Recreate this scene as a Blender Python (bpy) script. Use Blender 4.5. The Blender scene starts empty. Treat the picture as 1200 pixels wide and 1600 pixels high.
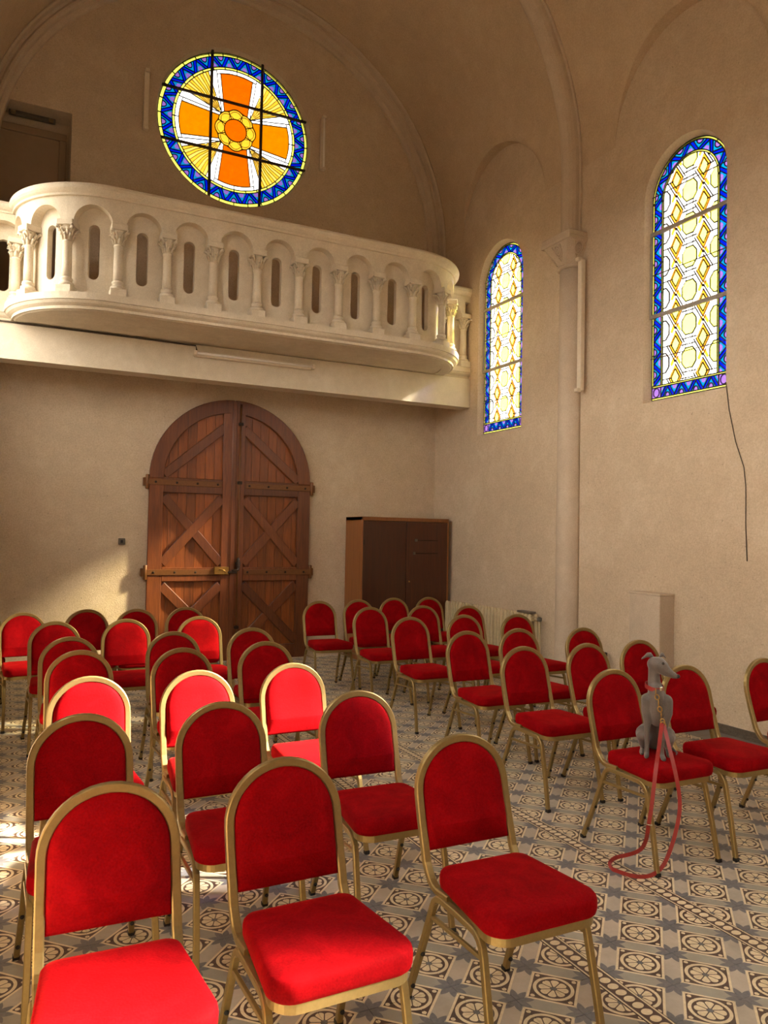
import bpy, bmesh, math, random
from math import sin, cos, pi, sqrt, atan2, radians
from mathutils import Vector, Matrix

random.seed(7)
SC = bpy.context.scene
COL = SC.collection

# ------------------------------------------------------------------ camera
CAM_H = 1.676
cam_d = bpy.data.cameras.new('camera')
cam_d.sensor_fit = 'VERTICAL'
cam_d.sensor_height = 32.0
cam_d.lens = 1205.0 / 1600.0 * 32.0
cam = bpy.data.objects.new('camera', cam_d)
COL.objects.link(cam)
yaw, pit, rol = radians(26.2153), radians(1.7589), radians(1.0793)
fw = Vector((sin(yaw) * cos(pit), cos(yaw) * cos(pit), sin(pit)))
rt = Vector((cos(yaw), -sin(yaw), 0))
up = rt.cross(fw)
r2 = rt * cos(rol) + up * sin(rol)
u2 = -rt * sin(rol) + up * cos(rol)
cam.matrix_world = Matrix(((r2.x, u2.x, -fw.x, 0), (r2.y, u2.y, -fw.y, 0), (r2.z, u2.z, -fw.z, CAM_H), (0, 0, 0, 1)))
cam_d.clip_start = 0.05
SC.camera = cam

# ------------------------------------------------------------------ light, exposure
SKY = 10.0
world = bpy.data.worlds.new('sky'); SC.world = world
world.use_nodes = True
bg = world.node_tree.nodes['Background']
wt = world.node_tree
_tc = wt.nodes.new('ShaderNodeTexCoord'); _sp = wt.nodes.new('ShaderNodeSeparateXYZ'); _rp = wt.nodes.new('ShaderNodeValToRGB')
wt.links.new(_tc.outputs['Generated'], _sp.inputs[0]); wt.links.new(_sp.outputs[2], _rp.inputs[0]); wt.links.new(_rp.outputs[0], bg.inputs[0])
_rp.color_ramp.elements[0].position = 0.0; _rp.color_ramp.elements[0].color = (.13, .11, .08, 1)      # ground
_rp.color_ramp.elements[1].position = 0.03; _rp.color_ramp.elements[1].color = (1.0, .945, .86, 1)    # hazy bright sky
bg.inputs[1].default_value = SKY
sun_d = bpy.data.lights.new('sun', 'SUN')
sun_d.energy = 85.0
sun_d.angle = radians(5.0)
sun_d.color = (1.0, 0.90, 0.74)
sun = bpy.data.objects.new('sun', sun_d)
COL.objects.link(sun)
sun.location = (14, -4, 10)
sun.rotation_euler = Vector((-1, 0.367, -0.68)).to_track_quat('-Z', 'Y').to_euler()
vs = SC.view_settings
vs.view_transform = 'Standard'; vs.look = 'None'; vs.gamma = 1.0; vs.use_curve_mapping = False
vs.exposure = 1.32
SC.cycles.use_denoising = True
SC.cycles.max_bounces = 12
SC.cycles.diffuse_bounces = 6
SC.cycles.adaptive_threshold = 0.025
SC.cycles.transparent_max_bounces = 16
SC.cycles.sample_clamp_indirect = 6.0

# ------------------------------------------------------------------ room measures
WX, LX = 5.74, -0.42            # right and left wall
XC = (WX + LX) / 2; VR = (WX - LX) / 2
ZC = 5.87                        # springing of the vault
BY, FY = 9.97, -6.0              # door wall, far end behind the viewer
WIN_Y = [8.34, 5.30, 2.36, -0.32, -3.3]
LUN_R = 0.92
SILL, WHW, WH = 3.085, 0.465, 2.46   # side window sill, half width, height

# ------------------------------------------------------------------ helpers
def tag(o, label=None, cat=None, group=None, kind=None):
    if label: o['label'] = label
    if cat: o['category'] = cat
    if group: o['group'] = group
    if kind: o['kind'] = kind
    return o

def empty(name, loc=(0, 0, 0), rz=0.0, label=None, cat=None, group=None, kind=None):
    o = bpy.data.objects.new(name, None); COL.objects.link(o)
    o.location = loc; o.rotation_euler = (0, 0, rz); o.empty_display_size = 0.1
    return tag(o, label, cat, group, kind)

def inst(name, me, parent=None, loc=(0, 0, 0), rot=(0, 0, 0), scale=(1, 1, 1)):
    o = bpy.data.objects.new(name, me); COL.objects.link(o)
    o.parent = parent; o.location = loc; o.rotation_euler = rot; o.scale = scale
    return o

def copy_tree(o, parent=None):
    c = o.copy(); COL.objects.link(c); c.parent = parent
    for ch in list(o.children): copy_tree(ch, c)
    return c

class MB:
    def __init__(s): s.v = []; s.f = []; s.sm = []
    def add(s, vs, fs, smooth=False):
        b = len(s.v); s.v += [tuple(p) for p in vs]
        for f in fs: s.f.append([i + b for i in f]); s.sm.append(smooth)
        return s
    def box(s, x0, y0, z0, x1, y1, z1, M=None):
        vs = [Vector((x, y, z)) for z in (z0, z1) for y in (y0, y1) for x in (x0, x1)]
        if M: vs = [M @ p for p in vs]
        return s.add(vs, [(0, 2, 3, 1), (4, 5, 7, 6), (0, 1, 5, 4), (2, 6, 7, 3), (0, 4, 6, 2), (1, 3, 7, 5)])
    def bbox(s, x0, y0, z0, x1, y1, z1, b=.004, M=None):
        # box with chamfered edges
        cx, cy, cz = (x0 + x1) / 2, (y0 + y1) / 2, (z0 + z1) / 2
        hx, hy, hz = abs(x1 - x0) / 2, abs(y1 - y0) / 2, abs(z1 - z0) / 2
        b = min(b, hx * .45, hy * .45, hz * .45)
        bm = bmesh.new(); bmesh.ops.create_cube(bm, size=2)
        for v in bm.verts: v.co = Vector((v.co.x * hx + cx, v.co.y * hy + cy, v.co.z * hz + cz))
        bmesh.ops.bevel(bm, geom=bm.edges[:], offset=b, segments=1, affect='EDGES')
        bm.verts.index_update()
        vs = [M @ v.co if M else v.co.copy() for v in bm.verts]
        s.add(vs, [[v.index for v in f.verts] for f in bm.faces]); bm.free(); return s
    def prism(s, poly, axis, a, b):
        # poly: list of 2d points; axis 'y': (x,z) extruded along y ; 'z': (x,y) ; 'x': (y,z)
        n = len(poly)
        def P(q, h):
            return {'y': (q[0], h, q[1]), 'z': (q[0], q[1], h), 'x': (h, q[0], q[1])}[axis]
        vs = [P(q, a) for q in poly] + [P(q, b) for q in poly]
        fs = [list(range(n)), list(range(2 * n - 1, n - 1, -1))]
        fs += [(i, i + n, (i + 1) % n + n, (i + 1) % n) for i in range(n)]
        return s.add(vs, fs)
    def rings(s, rings, closed=False, cap=True, smooth=True):
        n = len(rings[0]); m = len(rings)
        vs = [p for r in rings for p in r]; fs = []
        for i in range(m if closed else m - 1):
            a, b = i * n, ((i + 1) % m) * n
            for j in range(n):
                k = (j + 1) % n
                fs.append((a + j, a + k, b + k, b + j))
        b0 = len(s.v); s.add(vs, fs, smooth)
        if cap and not closed:
            s.f.append([b0 + j for j in range(n - 1, -1, -1)]); s.sm.append(False)
            s.f.append([b0 + (m - 1) * n + j for j in range(n)]); s.sm.append(False)
        return s
    def sweep(s, pts, prof, upv=(0, 0, 1), closed=False, smooth=False, cap=True):
        # prof: list of (side, up) offsets carried along pts
        pts = [Vector(p) for p in pts]; n = len(pts); R = []
        U = Vector(upv)
        for i, p in enumerate(pts):
            if closed: t = pts[(i + 1) % n] - pts[i - 1]
            else: t = pts[min(i + 1, n - 1)] - pts[max(i - 1, 0)]
            t.normalize(); sd = t.cross(U)
            if sd.length < 1e-6: sd = Vector((1, 0, 0))
            sd.normalize(); u = sd.cross(t)
            k = 1.0
            if 0 < i < n - 1 or closed:
                a = (pts[i] - pts[i - 1]).normalized(); k = 1 / max(.4, t.dot(a))
            R.append([p + sd * (q[0] * k) + u * q[1] for q in prof])
        return s.rings(R, closed, cap, smooth)
    def tube(s, pts, r, n=8, upv=(0, 0, 1), closed=False, cap=True):
        if not hasattr(r, '__len__'):
            return s.sweep(pts, [(r * cos(2 * pi * k / n), r * sin(2 * pi * k / n)) for k in range(n)], upv, closed, True, cap)
        pts = [Vector(p) for p in pts]; R = []
        for i, p in enumerate(pts):
            t = (pts[min(i + 1, len(pts) - 1)] - pts[max(i - 1, 0)]).normalized()
            sd = t.cross(Vector(upv)); sd = sd.normalized() if sd.length > 1e-6 else Vector((1, 0, 0)); u = sd.cross(t)
            R.append([p + sd * r[i] * cos(2 * pi * k / n) + u * r[i] * sin(2 * pi * k / n) for k in range(n)])
        return s.rings(R, closed, cap, True)
    def lathe(s, prof, n=16, c=(0, 0, 0), smooth=True, a0=0, a1=2 * pi):
        full = abs(a1 - a0 - 2 * pi) < 1e-6
        R = [[(c[0] + r * cos(a0 + (a1 - a0) * k / (n if full else n - 1)), c[1] + r * sin(a0 + (a1 - a0) * k / (n if full else n - 1)), c[2] + z) for k in range(n)] for r, z in prof]
        return s.rings(R, False, True, smooth)
    def ball(s, c, r, n=8, m=6, sc=(1, 1, 1)):
        R = [[(c[0] + r * sc[0] * sin(pi * i / m) * cos(2 * pi * k / n), c[1] + r * sc[1] * sin(pi * i / m) * sin(2 * pi * k / n), c[2] + r * sc[2] * cos(pi * i / m)) for k in range(n)] for i in range(1, m)]
        b = len(s.v); s.rings(R, False, True, True); return s
    def mesh(s, name, mat):
        me = bpy.data.meshes.new(name)
        me.from_pydata(s.v, [], s.f)
        me.polygons.foreach_set('use_smooth', s.sm)
        if mat: me.materials.append(mat)
        me.update()
        return me
    def build(s, name, mat, parent=None, loc=(0, 0, 0), fix=True, **kw):
        me = s.mesh(name, mat)
        if fix:
            bm = bmesh.new(); bm.from_mesh(me); bmesh.ops.recalc_face_normals(bm, faces=bm.faces[:]); bm.to_mesh(me); bm.free()
        o = inst(name, me, parent, loc)
        return tag(o, **kw) if kw else o

# ------------------------------------------------------------------ node helpers
class Mat:
    def __init__(s, name):
        s.m = bpy.data.materials.new(name); s.m.use_nodes = True
        s.t = s.m.node_tree; s.b = s.t.nodes['Principled BSDF']
    def n(s, typ, **kw):
        nd = s.t.nodes.new(typ)
        for k, v in kw.items(): setattr(nd, k, v)
        return nd
    def link(s, a, b): s.t.links.new(a, b)
    def set(s, **kw):
        for k, v in kw.items():
            i = s.b.inputs[k.replace('_', ' ')]
            if isinstance(v, bpy.types.NodeSocket): s.link(v, i)
            else: i.default_value = (*v, 1) if isinstance(v, tuple) and len(v) == 3 else v
        return s
    def coord(s, kind='Object'):
        return s.n('ShaderNodeTexCoord').outputs[kind]
    def noise(s, vec, scale, detail=4, rough=.55, dist=0.0, out=0):
        nd = s.n('ShaderNodeTexNoise'); s.link(vec, nd.inputs['Vector'])
        nd.inputs['Scale'].default_value = scale; nd.inputs['Detail'].default_value = detail
        nd.inputs['Roughness'].default_value = rough; nd.inputs['Distortion'].default_value = dist
        return nd.outputs[out]
    def ramp(s, fac, stops):
        nd = s.n('ShaderNodeValToRGB'); s.link(fac, nd.inputs[0])
        cr = nd.color_ramp
        while len(cr.elements) < len(stops): cr.elements.new(.5)
        for e, (p, c) in zip(cr.elements, stops):
            e.position = p; e.color = (*c, 1) if len(c) == 3 else c
        return nd.outputs[0]
    def mix(s, fac, a, b, mode='MIX'):
        nd = s.n('ShaderNodeMix', data_type='RGBA', blend_type=mode)
        for sock, v in ((nd.inputs[0], fac), (nd.inputs[6], a), (nd.inputs[7], b)):
            if isinstance(v, bpy.types.NodeSocket): s.link(v, sock)
            elif isinstance(v, tuple): sock.default_value = (*v, 1)
            else: sock.default_value = v
        return nd.outputs[2]
    def bump(s, h, strength=.3, dist=.01):
        nd = s.n('ShaderNodeBump'); nd.inputs['Strength'].default_value = strength; nd.inputs['Distance'].default_value = dist
        s.link(h, nd.inputs['Height']); s.link(nd.outputs[0], s.b.inputs['Normal']); return s
    def scale(s, vec, sc):
        nd = s.n('ShaderNodeMapping'); s.link(vec, nd.inputs[0]); nd.inputs['Scale'].default_value = sc
        return nd.outputs[0]

def mathn(t, op, a, b=None, c=None):
    nd = t.nodes.new('ShaderNodeMath'); nd.operation = op
    for i, v in enumerate((a, b, c)):
        if v is None: continue
        if isinstance(v, E): v = v.s
        if isinstance(v, bpy.types.NodeSocket): t.links.new(v, nd.inputs[i])
        else: nd.inputs[i].default_value = v
    return E(t, nd.outputs[0])
class E:
    def __init__(s, t, sock): s.t = t; s.s = sock
    def o(s, op, b=None, c=None): return mathn(s.t, op, s, b, c)
    def __add__(s, b): return s.o('ADD', b)
    def __sub__(s, b): return s.o('SUBTRACT', b)
    def __mul__(s, b): return s.o('MULTIPLY', b)
    def __lt__(s, b): return s.o('LESS_THAN', b)
    def __gt__(s, b): return s.o('GREATER_THAN', b)
    def abs(s): return s.o('ABSOLUTE')

def srgb(r, g, b):
    f = lambda c: (c / 255 / 12.92) if c / 255 <= .04045 else ((c / 255 + .055) / 1.055) ** 2.4
    return (f(r), f(g), f(b))

# ------------------------------------------------------------------ materials
def plaster(name, c0, c1, speck=.0, bump=.5, scale=1.0):
    m = Mat(name); v = m.coord()
    big = m.noise(v, 1.1 * scale, 6, .6); mid = m.noise(v, 5.5 * scale, 6, .7)
    base = m.ramp(m.mix(.5, big, mid), [(.34, tuple(x * .82 for x in c0)), (.5, c0), (.64, c1)])
    fine = m.noise(v, 60 * scale, 3, .7)
    base = m.mix(.45, base, m.ramp(fine, [(.3, tuple(x * .72 for x in c0)), (.7, c1)]))
    if speck:
        sp = m.ramp(m.noise(v, 26 * scale, 2, .6), [(.70, (0, 0, 0)), (.74, (1, 1, 1))])
        base = m.mix(m.mix(1.0, sp, (speck,) * 3, 'MULTIPLY'), base, tuple(x * .35 for x in c0))
    m.set(Base_Color=base, Roughness=.92)
    m.b.inputs['Specular IOR Level'].default_value = .2
    m.bump(m.mix(.4, m.noise(v, 90 * scale, 4, .7), m.noise(v, 14 * scale, 4, .6)), bump, .012)
    return m.m
M_WALL = plaster('wall_plaster', srgb(203, 181, 153), srgb(219, 201, 175), .4, .8)
M_VAULT = plaster('vault_plaster', srgb(198, 174, 144), srgb(212, 191, 162), .1, .6)
M_CREAM = plaster('cream_render', srgb(214, 200, 176), srgb(230, 219, 198), .12, .18, 1.6)
M_TRIM = plaster('rib_plaster', srgb(196, 177, 154), srgb(210, 193, 170), .05, .2, 1.6)

def wood(name, c0, c1, c2, rough=.42, sc=(9, 9, .7), coat=.0):
    m = Mat(name); v = m.coord()
    oi = m.n('ShaderNodeObjectInfo')
    add = m.n('ShaderNodeVectorMath', operation='ADD'); m.link(v, add.inputs[0])
    cmb = m.n('ShaderNodeCombineXYZ'); m.link(mathn(m.t, 'MULTIPLY', oi.outputs['Random'], 37.0).s, cmb.inputs[0]); m.link(oi.outputs['Random'], cmb.inputs[2])
    m.link(cmb.outputs[0], add.inputs[1])
    g = m.noise(m.scale(add.outputs[0], sc), 3.2, 6, .62, 1.1)
    col = m.ramp(g, [(.25, c0), (.5, c1), (.78, c2)])
    f = m.noise(m.scale(add.outputs[0], (sc[0] * 9, sc[1] * 9, sc[2] * 4)), 4, 3, .6)
    col = m.mix(.25, col, m.ramp(f, [(.35, tuple(x * .45 for x in c0)), (.6, c2)]))
    hv = m.n('ShaderNodeHueSaturation'); m.link(col, hv.inputs['Color'])
    m.link(((E(m.t, oi.outputs['Random']) * .5) + .75).s, hv.inputs['Value'])
    m.set(Base_Color=hv.outputs[0], Roughness=rough)
    m.b.inputs['Coat Weight'].default_value = coat; m.b.inputs['Coat Roughness'].default_value = .25
    m.bump(f, .12, .004)
    return m.m
M_PLANK = wood('door_plank_wood', srgb(98, 48, 15), srgb(136, 70, 25), srgb(162, 91, 37), .45, (9, 9, .6), .15)
M_DOOR = wood('door_frame_wood', srgb(74, 36, 14), srgb(104, 52, 21), srgb(128, 70, 30), .42, (9, 9, .6), .2)
M_VENEER = wood('dark_veneer', srgb(50, 20, 9), srgb(70, 30, 13), srgb(90, 42, 18), .33, (12, 12, .35), .3)
M_VENEER_L = wood('light_veneer', srgb(116, 66, 28), srgb(140, 84, 38), srgb(156, 98, 48), .4, (12, 12, .35), .2)
M_BRACKET = wood('dark_skirting_wood', srgb(60, 52, 44), srgb(84, 74, 62), srgb(100, 90, 76), .5, (1, 9, 9))

def simple(name, c, rough=.5, metal=0.0, var=.12, sc=30, bump=0.0):
    m = Mat(name); v = m.coord()
    nz = m.noise(v, sc, 4, .6)
    m.set(Base_Color=m.ramp(nz, [(.3, tuple(max(0, x * (1 - var)) for x in c)), (.7, tuple(min(1, x * (1 + var)) for x in c))]), Roughness=rough, Metallic=metal)
    if bump: m.bump(nz, bump, .004)
    return m.m
M_GOLD = simple('gold_paint', srgb(148, 126, 80), .38, .65, .08, 60)
M_CAP = simple('black_rubber', srgb(24, 21, 19), .6, 0, .2)
M_IRON = simple('dark_iron', srgb(52, 36, 24), .5, .5, .2, 40, .1)
M_STRAP = simple('brown_painted_strap', srgb(112, 70, 34), .42, .2, .15, 40, .1)
M_BRASS = simple('brass', srgb(170, 132, 70), .35, .85, .15, 50)
M_BAR = simple('saddle_bar_steel', srgb(60, 48, 38), .6, .3, .2)
M_BARG = simple('grey_window_bar', srgb(150, 142, 130), .6, .0, .15)
M_LEAD = simple('lead_came', srgb(46, 44, 40), .6, .3, .15)
M_FIX = simple('off_white_enamel', srgb(218, 204, 180), .45, 0, .06)
M_TUBE = simple('milky_tube_glass', srgb(240, 235, 225), .25, 0, .03)
M_RAD = simple('cream_radiator_paint', srgb(196, 178, 140), .42, 0, .08)
M_GREY = simple('grey_plastic', srgb(96, 88, 76), .5, 0, .1)
M_CABLE = simple('cable_sheath', srgb(70, 56, 42), .6, 0, .1)
M_STEEL = simple('nickel_clip', srgb(200, 190, 170), .25, .95, .05)
M_EYE = simple('dark_wet_eye', srgb(22, 14, 10), .08, 0, .1)
M_NOSE = simple('black_nose', srgb(26, 22, 22), .35, 0, .2)

def velvet():
    m = Mat('red_velvet'); v = m.coord()
    oi = m.n('ShaderNodeObjectInfo')
    add = m.n('ShaderNodeVectorMath', operation='ADD'); m.link(v, add.inputs[0])
    cmb = m.n('ShaderNodeCombineXYZ'); m.link((E(m.t, oi.outputs['Random']) * 20).s, cmb.inputs[0]); m.link(cmb.outputs[0], add.inputs[1])
    p = m.noise(add.outputs[0], 7, 5, .65, .8)
    f = m.noise(add.outputs[0], 160, 2, .5)
    c = m.ramp(p, [(.3, srgb(108, 0, 4)), (.52, srgb(132, 1, 7)), (.75, srgb(156, 6, 13))])
    c = m.mix(.2, c, m.ramp(f, [(.3, srgb(84, 0, 5)), (.7, srgb(166, 12, 22))]))
    m.set(Base_Color=c, Roughness=.82)
    m.b.inputs['Specular IOR Level'].default_value = .05
    m.b.inputs['Sheen Weight'].default_value = .2
    m.b.inputs['Sheen Roughness'].default_value = .35
    m.b.inputs['Sheen Tint'].default_value = (1, .04, .03, 1)
    m.bump(m.mix(.5, f, p), .25, .004)
    return m.m
M_VELVET = velvet()

def leather(name, c):
    m = Mat(name); v = m.coord()
    m.set(Base_Color=m.ramp(m.noise(v, 40, 3), [(.3, tuple(x * .8 for x in c)), (.7, c)]), Roughness=.45); return m.m
M_LEASH = leather('red_leather', srgb(150, 40, 36))

def fur():
    m = Mat('grey_dog_coat'); v = m.coord()
    big = m.noise(v, 9, 3, .5); f = m.noise(v, 240, 3, .6)
    c = m.ramp(big, [(.3, srgb(74, 66, 61)), (.7, srgb(106, 96, 90))])
    sep = m.n('ShaderNodeSeparateXYZ'); m.link(v, sep.inputs[0])
    m.set(Base_Color=m.mix(.2, c, m.ramp(f, [(.3, srgb(52, 46, 43)), (.7, srgb(128, 117, 109))])), Roughness=.55)
    m.b.inputs['Sheen Weight'].default_value = .3
    m.bump(f, .15, .003)
    return m.m
M_FUR = fur()

def glass(name, lin, trans=.30):
    # stained glass: lin is the transmittance of the pane
    m = bpy.data.materials.new(name); m.use_nodes = True
    t = m.node_tree; t.nodes.clear()
    out = t.nodes.new('ShaderNodeOutputMaterial')
    c = tuple(sqrt(max(x, 0)) for x in lin)
    tc = t.nodes.new('ShaderNodeTexCoord'); nz = t.nodes.new('ShaderNodeTexNoise'); nz.inputs['Scale'].default_value = 14
    t.links.new(tc.outputs['Object'], nz.inputs['Vector'])
    mx = t.nodes.new('ShaderNodeMix'); mx.data_type = 'RGBA'
    t.links.new(nz.outputs[0], mx.inputs[0])
    mx.inputs[6].default_value = (*[x * .88 for x in c], 1); mx.inputs[7].default_value = (*[min(1, x * 1.12) for x in c], 1)
    tr = t.nodes.new('ShaderNodeBsdfTransparent'); t.links.new(mx.outputs[2], tr.inputs[0])
    tl = t.nodes.new('ShaderNodeBsdfTranslucent'); t.links.new(mx.outputs[2], tl.inputs[0])
    gl = t.nodes.new('ShaderNodeBsdfGlossy'); gl.inputs['Roughness'].default_value = .15
    m1 = t.nodes.new('ShaderNodeMixShader'); m1.inputs[0].default_value = trans
    t.links.new(tr.outputs[0], m1.inputs[1]); t.links.new(tl.outputs[0], m1.inputs[2])
    m2 = t.nodes.new('ShaderNodeMixShader'); m2.inputs[0].default_value = .02
    t.links.new(m1.outputs[0], m2.inputs[1]); t.links.new(gl.outputs[0], m2.inputs[2])
    t.links.new(m2.outputs[0], out.inputs[0])
    return m
def tint(r, g, b, k=1.0):
    l = srgb(r, g, b); return tuple(min(.9, x * k / SKY * .5) for x in l)
G_WHITE = glass('white_glass', (.23, .23, .232), .15)
G_OPEN = glass('thin_clear_glass', (.70, .69, .67), .03)
G_CLEAR = glass('clear_glass', (.42, .416, .405), .05)
G_PALE = glass('pale_yellow_glass', (.62, .62, .085), .15)
G_LIME = glass('lime_glass', tint(225, 226, 96, 1.9), .2)
G_ORNG = glass('orange_glass', tint(255, 138, 0, 1.35), .2)
G_ORNG2 = glass('deep_orange_glass', tint(255, 108, 0, 1.3), .2)
G_YEL = glass('amber_glass', tint(255, 192, 48, 1.7), .2)
G_YEL2 = glass('light_amber_glass', tint(255, 208, 92, 1.9), .2)
G_DBLU = glass('cobalt_glass', tint(0, 22, 214, 1.3), .2)
G_LBLU = glass('azure_glass', tint(0, 128, 200, 1.4), .2)
G_VIO = glass('violet_glass', tint(140, 100, 200, 1.3), .2)
G_SIDE_OR = glass('side_orange_glass', tuple(x / .23 for x in tint(255, 168, 40, 2.0)), .1)

# ------------------------------------------------------------------ floor
TA, BW = 0.17, 0.09                       # tile side, border strip width
FX0, FYO = 2.6605, 2.6732                 # a flower centre
B1a = FX0 + TA; B1b = B1a + BW            # border strip near the right block
B2b = FX0 - 3 * TA; B2a = B2b - BW        # border strip near the left block
def floor_mat():
    m = Mat('cement_tile_pattern'); t = m.t
    geo = m.n('ShaderNodeNewGeometry'); sep = m.n('ShaderNodeSeparateXYZ'); m.link(geo.outputs['Position'], sep.inputs[0])
    X = E(t, sep.outputs[0]); Y = E(t, sep.outputs[1])
    # each border strip shifts the pattern by its own width
    sh = ((X < (B2a + B2b) / 2) * BW) - ((X > (B1a + B1b) / 2) * BW)
    s = (X + sh - FX0) * (1 / TA); q = (Y - FYO) * (1 / TA)
    u = (s + q) * .5; v = (q - s) * .5
    fu = u - (u + .5).o('FLOOR'); fv = v - (v + .5).o('FLOOR')
    au, av = fu.abs(), fv.abs()
    ch = au.o('MAXIMUM', av)
    r = (fu * fu + fv * fv).o('SQRT')
    th = fv.o('ARCTAN2', fu)
    k = (th * (4 / pi)); d = (k - (k + .5).o('FLOOR')).abs()       # 0 at petal axis, .5 between petals
    gap = r * ((d * -1.0 + .5) * (pi / 4)).o('SINE')
    petal = (gap > .0085) * (r < ((d * d * d) * -.42 + .228)) * (r > .052)
    ring = (r < .315) * (r > .262)
    cu = au - .283; cv = av - .283
    dot = ((cu * cu + cv * cv).o('SQRT')) < .036
    border = (ch > .335)
    cream = (petal + ring + dot + border).o('MINIMUM', 1.0)
    hub = r < .044
    square = ch < .374
    # eight-pointed stars on the gap crossings
    su = au * -1.0 + .5; sv = av * -1.0 + .5
    sr = (su * su + sv * sv).o('SQRT'); sk = sv.o('ARCTAN2', su) * (4 / pi)
    sd = (sk - (sk + .5).o('FLOOR')).abs() * 2.0
    star = sr < (sd * .135 + .148)
    pos = geo.outputs['Position']
    n1 = m.noise(pos, 2.2, 5, .6); n2 = m.noise(pos, 70, 4, .65)
    c_cream = m.ramp(n2, [(.3, srgb(212, 196, 164)), (.7, srgb(234, 219, 186))])
    c_brown = m.ramp(n2, [(.3, srgb(70, 52, 44)), (.7, srgb(96, 75, 63))])
    c_bar = m.ramp(n1, [(.35, srgb(170, 161, 148)), (.65, srgb(192, 179, 162))])
    c_hex = m.ramp(n1, [(.35, srgb(150, 146, 136)), (.65, srgb(166, 160, 146))])
    c_star = m.ramp(n2, [(.3, srgb(98, 98, 102)), (.7, srgb(124, 122, 124))])
    inner = m.mix(cream.s, c_brown, c_cream); inner = m.mix(hub.s, inner, c_star)
    outer = m.mix((au > av).s, c_bar, c_hex); outer = m.mix(star.s, outer, c_star)
    col = m.mix(square.s, outer, inner)
    # border strips: brown with a row of cream discs between two cream lines
    def strip(a):
        l = (X - (a + BW / 2)); al = l.abs()
        y = Y * (4 / TA); fy = (y - (y + .5).o('FLOOR')) * (TA / 4)
        disc = ((l * l * .62 + fy * fy).o('SQRT')) < .0175
        line = (al > .033) * (al < .040)
        return al < BW / 2, (disc + line).o('MINIMUM', 1.0)
    for a in (B1a, B2a):
        on, cr = strip(a)
        col = m.mix(on.s, col, m.mix(cr.s, c_brown, c_cream))
    dirt = m.ramp(m.noise(pos, 5, 6, .7), [(.35, (.78, .76, .72)), (.6, (1, 1, 1))])
    col = m.mix(.7, col, dirt, 'MULTIPLY')
    m.set(Base_Color=col, Roughness=m.ramp(n2, [(.3, (.34,) * 3), (.7, (.5,) * 3)]))
    m.b.inputs['Specular IOR Level'].default_value = .35
    return m.m
M_FLOOR = floor_mat()
M_GROUT = simple('grey_grout', srgb(120, 108, 92), .9, 0, .15, 60)
M_BORDERT = simple('grey_border_tile', srgb(118, 112, 104), .45, 0, .12, 9)

floor = MB().box(LX - .3, FY - .3, -.10, WX + .3, BY + .3, -.003).build('floor', M_GROUT, kind='structure')
tiles = []           # (x0, x1, y0, y1)
EDGE_X = WX - .34
rows = range(int((FY - FYO) / TA) - 1, int((BY - FYO) / TA) + 2)
def add_span(xs):
    for a, b in xs:
        a2, b2 = max(a, LX), min(b, EDGE_X)
        if b2 - a2 < .01: continue
        for j in rows:
            y0, y1 = max(FYO + j * TA, FY), min(FYO + (j + 1) * TA, BY)
            if y1 - y0 > .01: tiles.append((a2, b2, y0, y1))
add_span([(B2b + i * TA, B2b + (i + 1) * TA) for i in range(4)])
add_span([(B1b + i * TA, B1b + (i + 1) * TA) for i in range(18)])
add_span([(B2a - (i + 1) * TA, B2a - i * TA) for i in range(16)])
add_span([(B2a, B2b), (B1a, B1b)])
for j in range(-20, 34):                       # grey tiles along the right wall
    y0 = j * .30
    if y0 + .3 < FY or y0 > BY: continue
    tiles.append((EDGE_X, WX, max(y0, FY), min(y0 + .30, BY)))
def tile_key(tl):
    cx, cy = (tl[0] + tl[1]) / 2, (tl[2] + tl[3]) / 2
    d = Vector((cx, cy, -CAM_H)); z = d.dot(fw)
    if z < .3: return -1
    x, y = 600 + 1205 * d.dot(r2) / z, 800 - 1205 * d.dot(u2) / z
    if not (-20 < x < 1220 and 900 < y < 1625): return -1
    clear = 1.0 if x > 520 else .35            # the left block of seats hides most of the floor under it
    return clear * (tl[1] - tl[0]) * (tl[3] - tl[2]) / (z * z * z)
tiles.sort(key=tile_key, reverse=True)
def tile_geo(mb, w, h, cx=0, cy=0):
    g, b, zt, zb = .0007, .0012, 0.0, -.004
    W, Hh = w / 2 - g, h / 2 - g
    P = lambda k, z: [(cx - W + k, cy - Hh + k, z), (cx + W - k, cy - Hh + k, z), (cx + W - k, cy + Hh - k, z), (cx - W + k, cy + Hh - k, z)]
    mb.add(P(b, zt) + P(0, zt - .001) + P(0, zb), [(0, 1, 2, 3)] + [(4 + i, 4 + (i + 1) % 4, (i + 1) % 4, i) for i in range(4)] + [(8 + i, 8 + (i + 1) % 4, 4 + (i + 1) % 4, 4 + i) for i in range(4)])
tile_cache = {}; rest = MB(); restg = MB(); npart = 0
for tl in tiles:
    w, h = tl[1] - tl[0], tl[3] - tl[2]; cx, cy = (tl[0] + tl[1]) / 2, (tl[2] + tl[3]) / 2
    border = tl[1] > EDGE_X + .01
    if npart < 300 and not border:
        key = (round(w, 4), round(h, 4))
        if key not in tile_cache:
            mb = MB(); tile_geo(mb, w, h); tile_cache[key] = mb.mesh('tile', M_FLOOR)
        inst('tile', tile_cache[key], floor, (cx, cy, 0), (radians(random.gauss(0, .06)), radians(random.gauss(0, .06)), 0)); npart += 1
    else: tile_geo(restg if border else rest, w, h, cx, cy)
tag(rest.build('far_tile', M_FLOOR, floor, fix=False), kind='stuff')
tag(restg.build('border_tile', M_BORDERT, floor, fix=False), kind='stuff')

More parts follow.
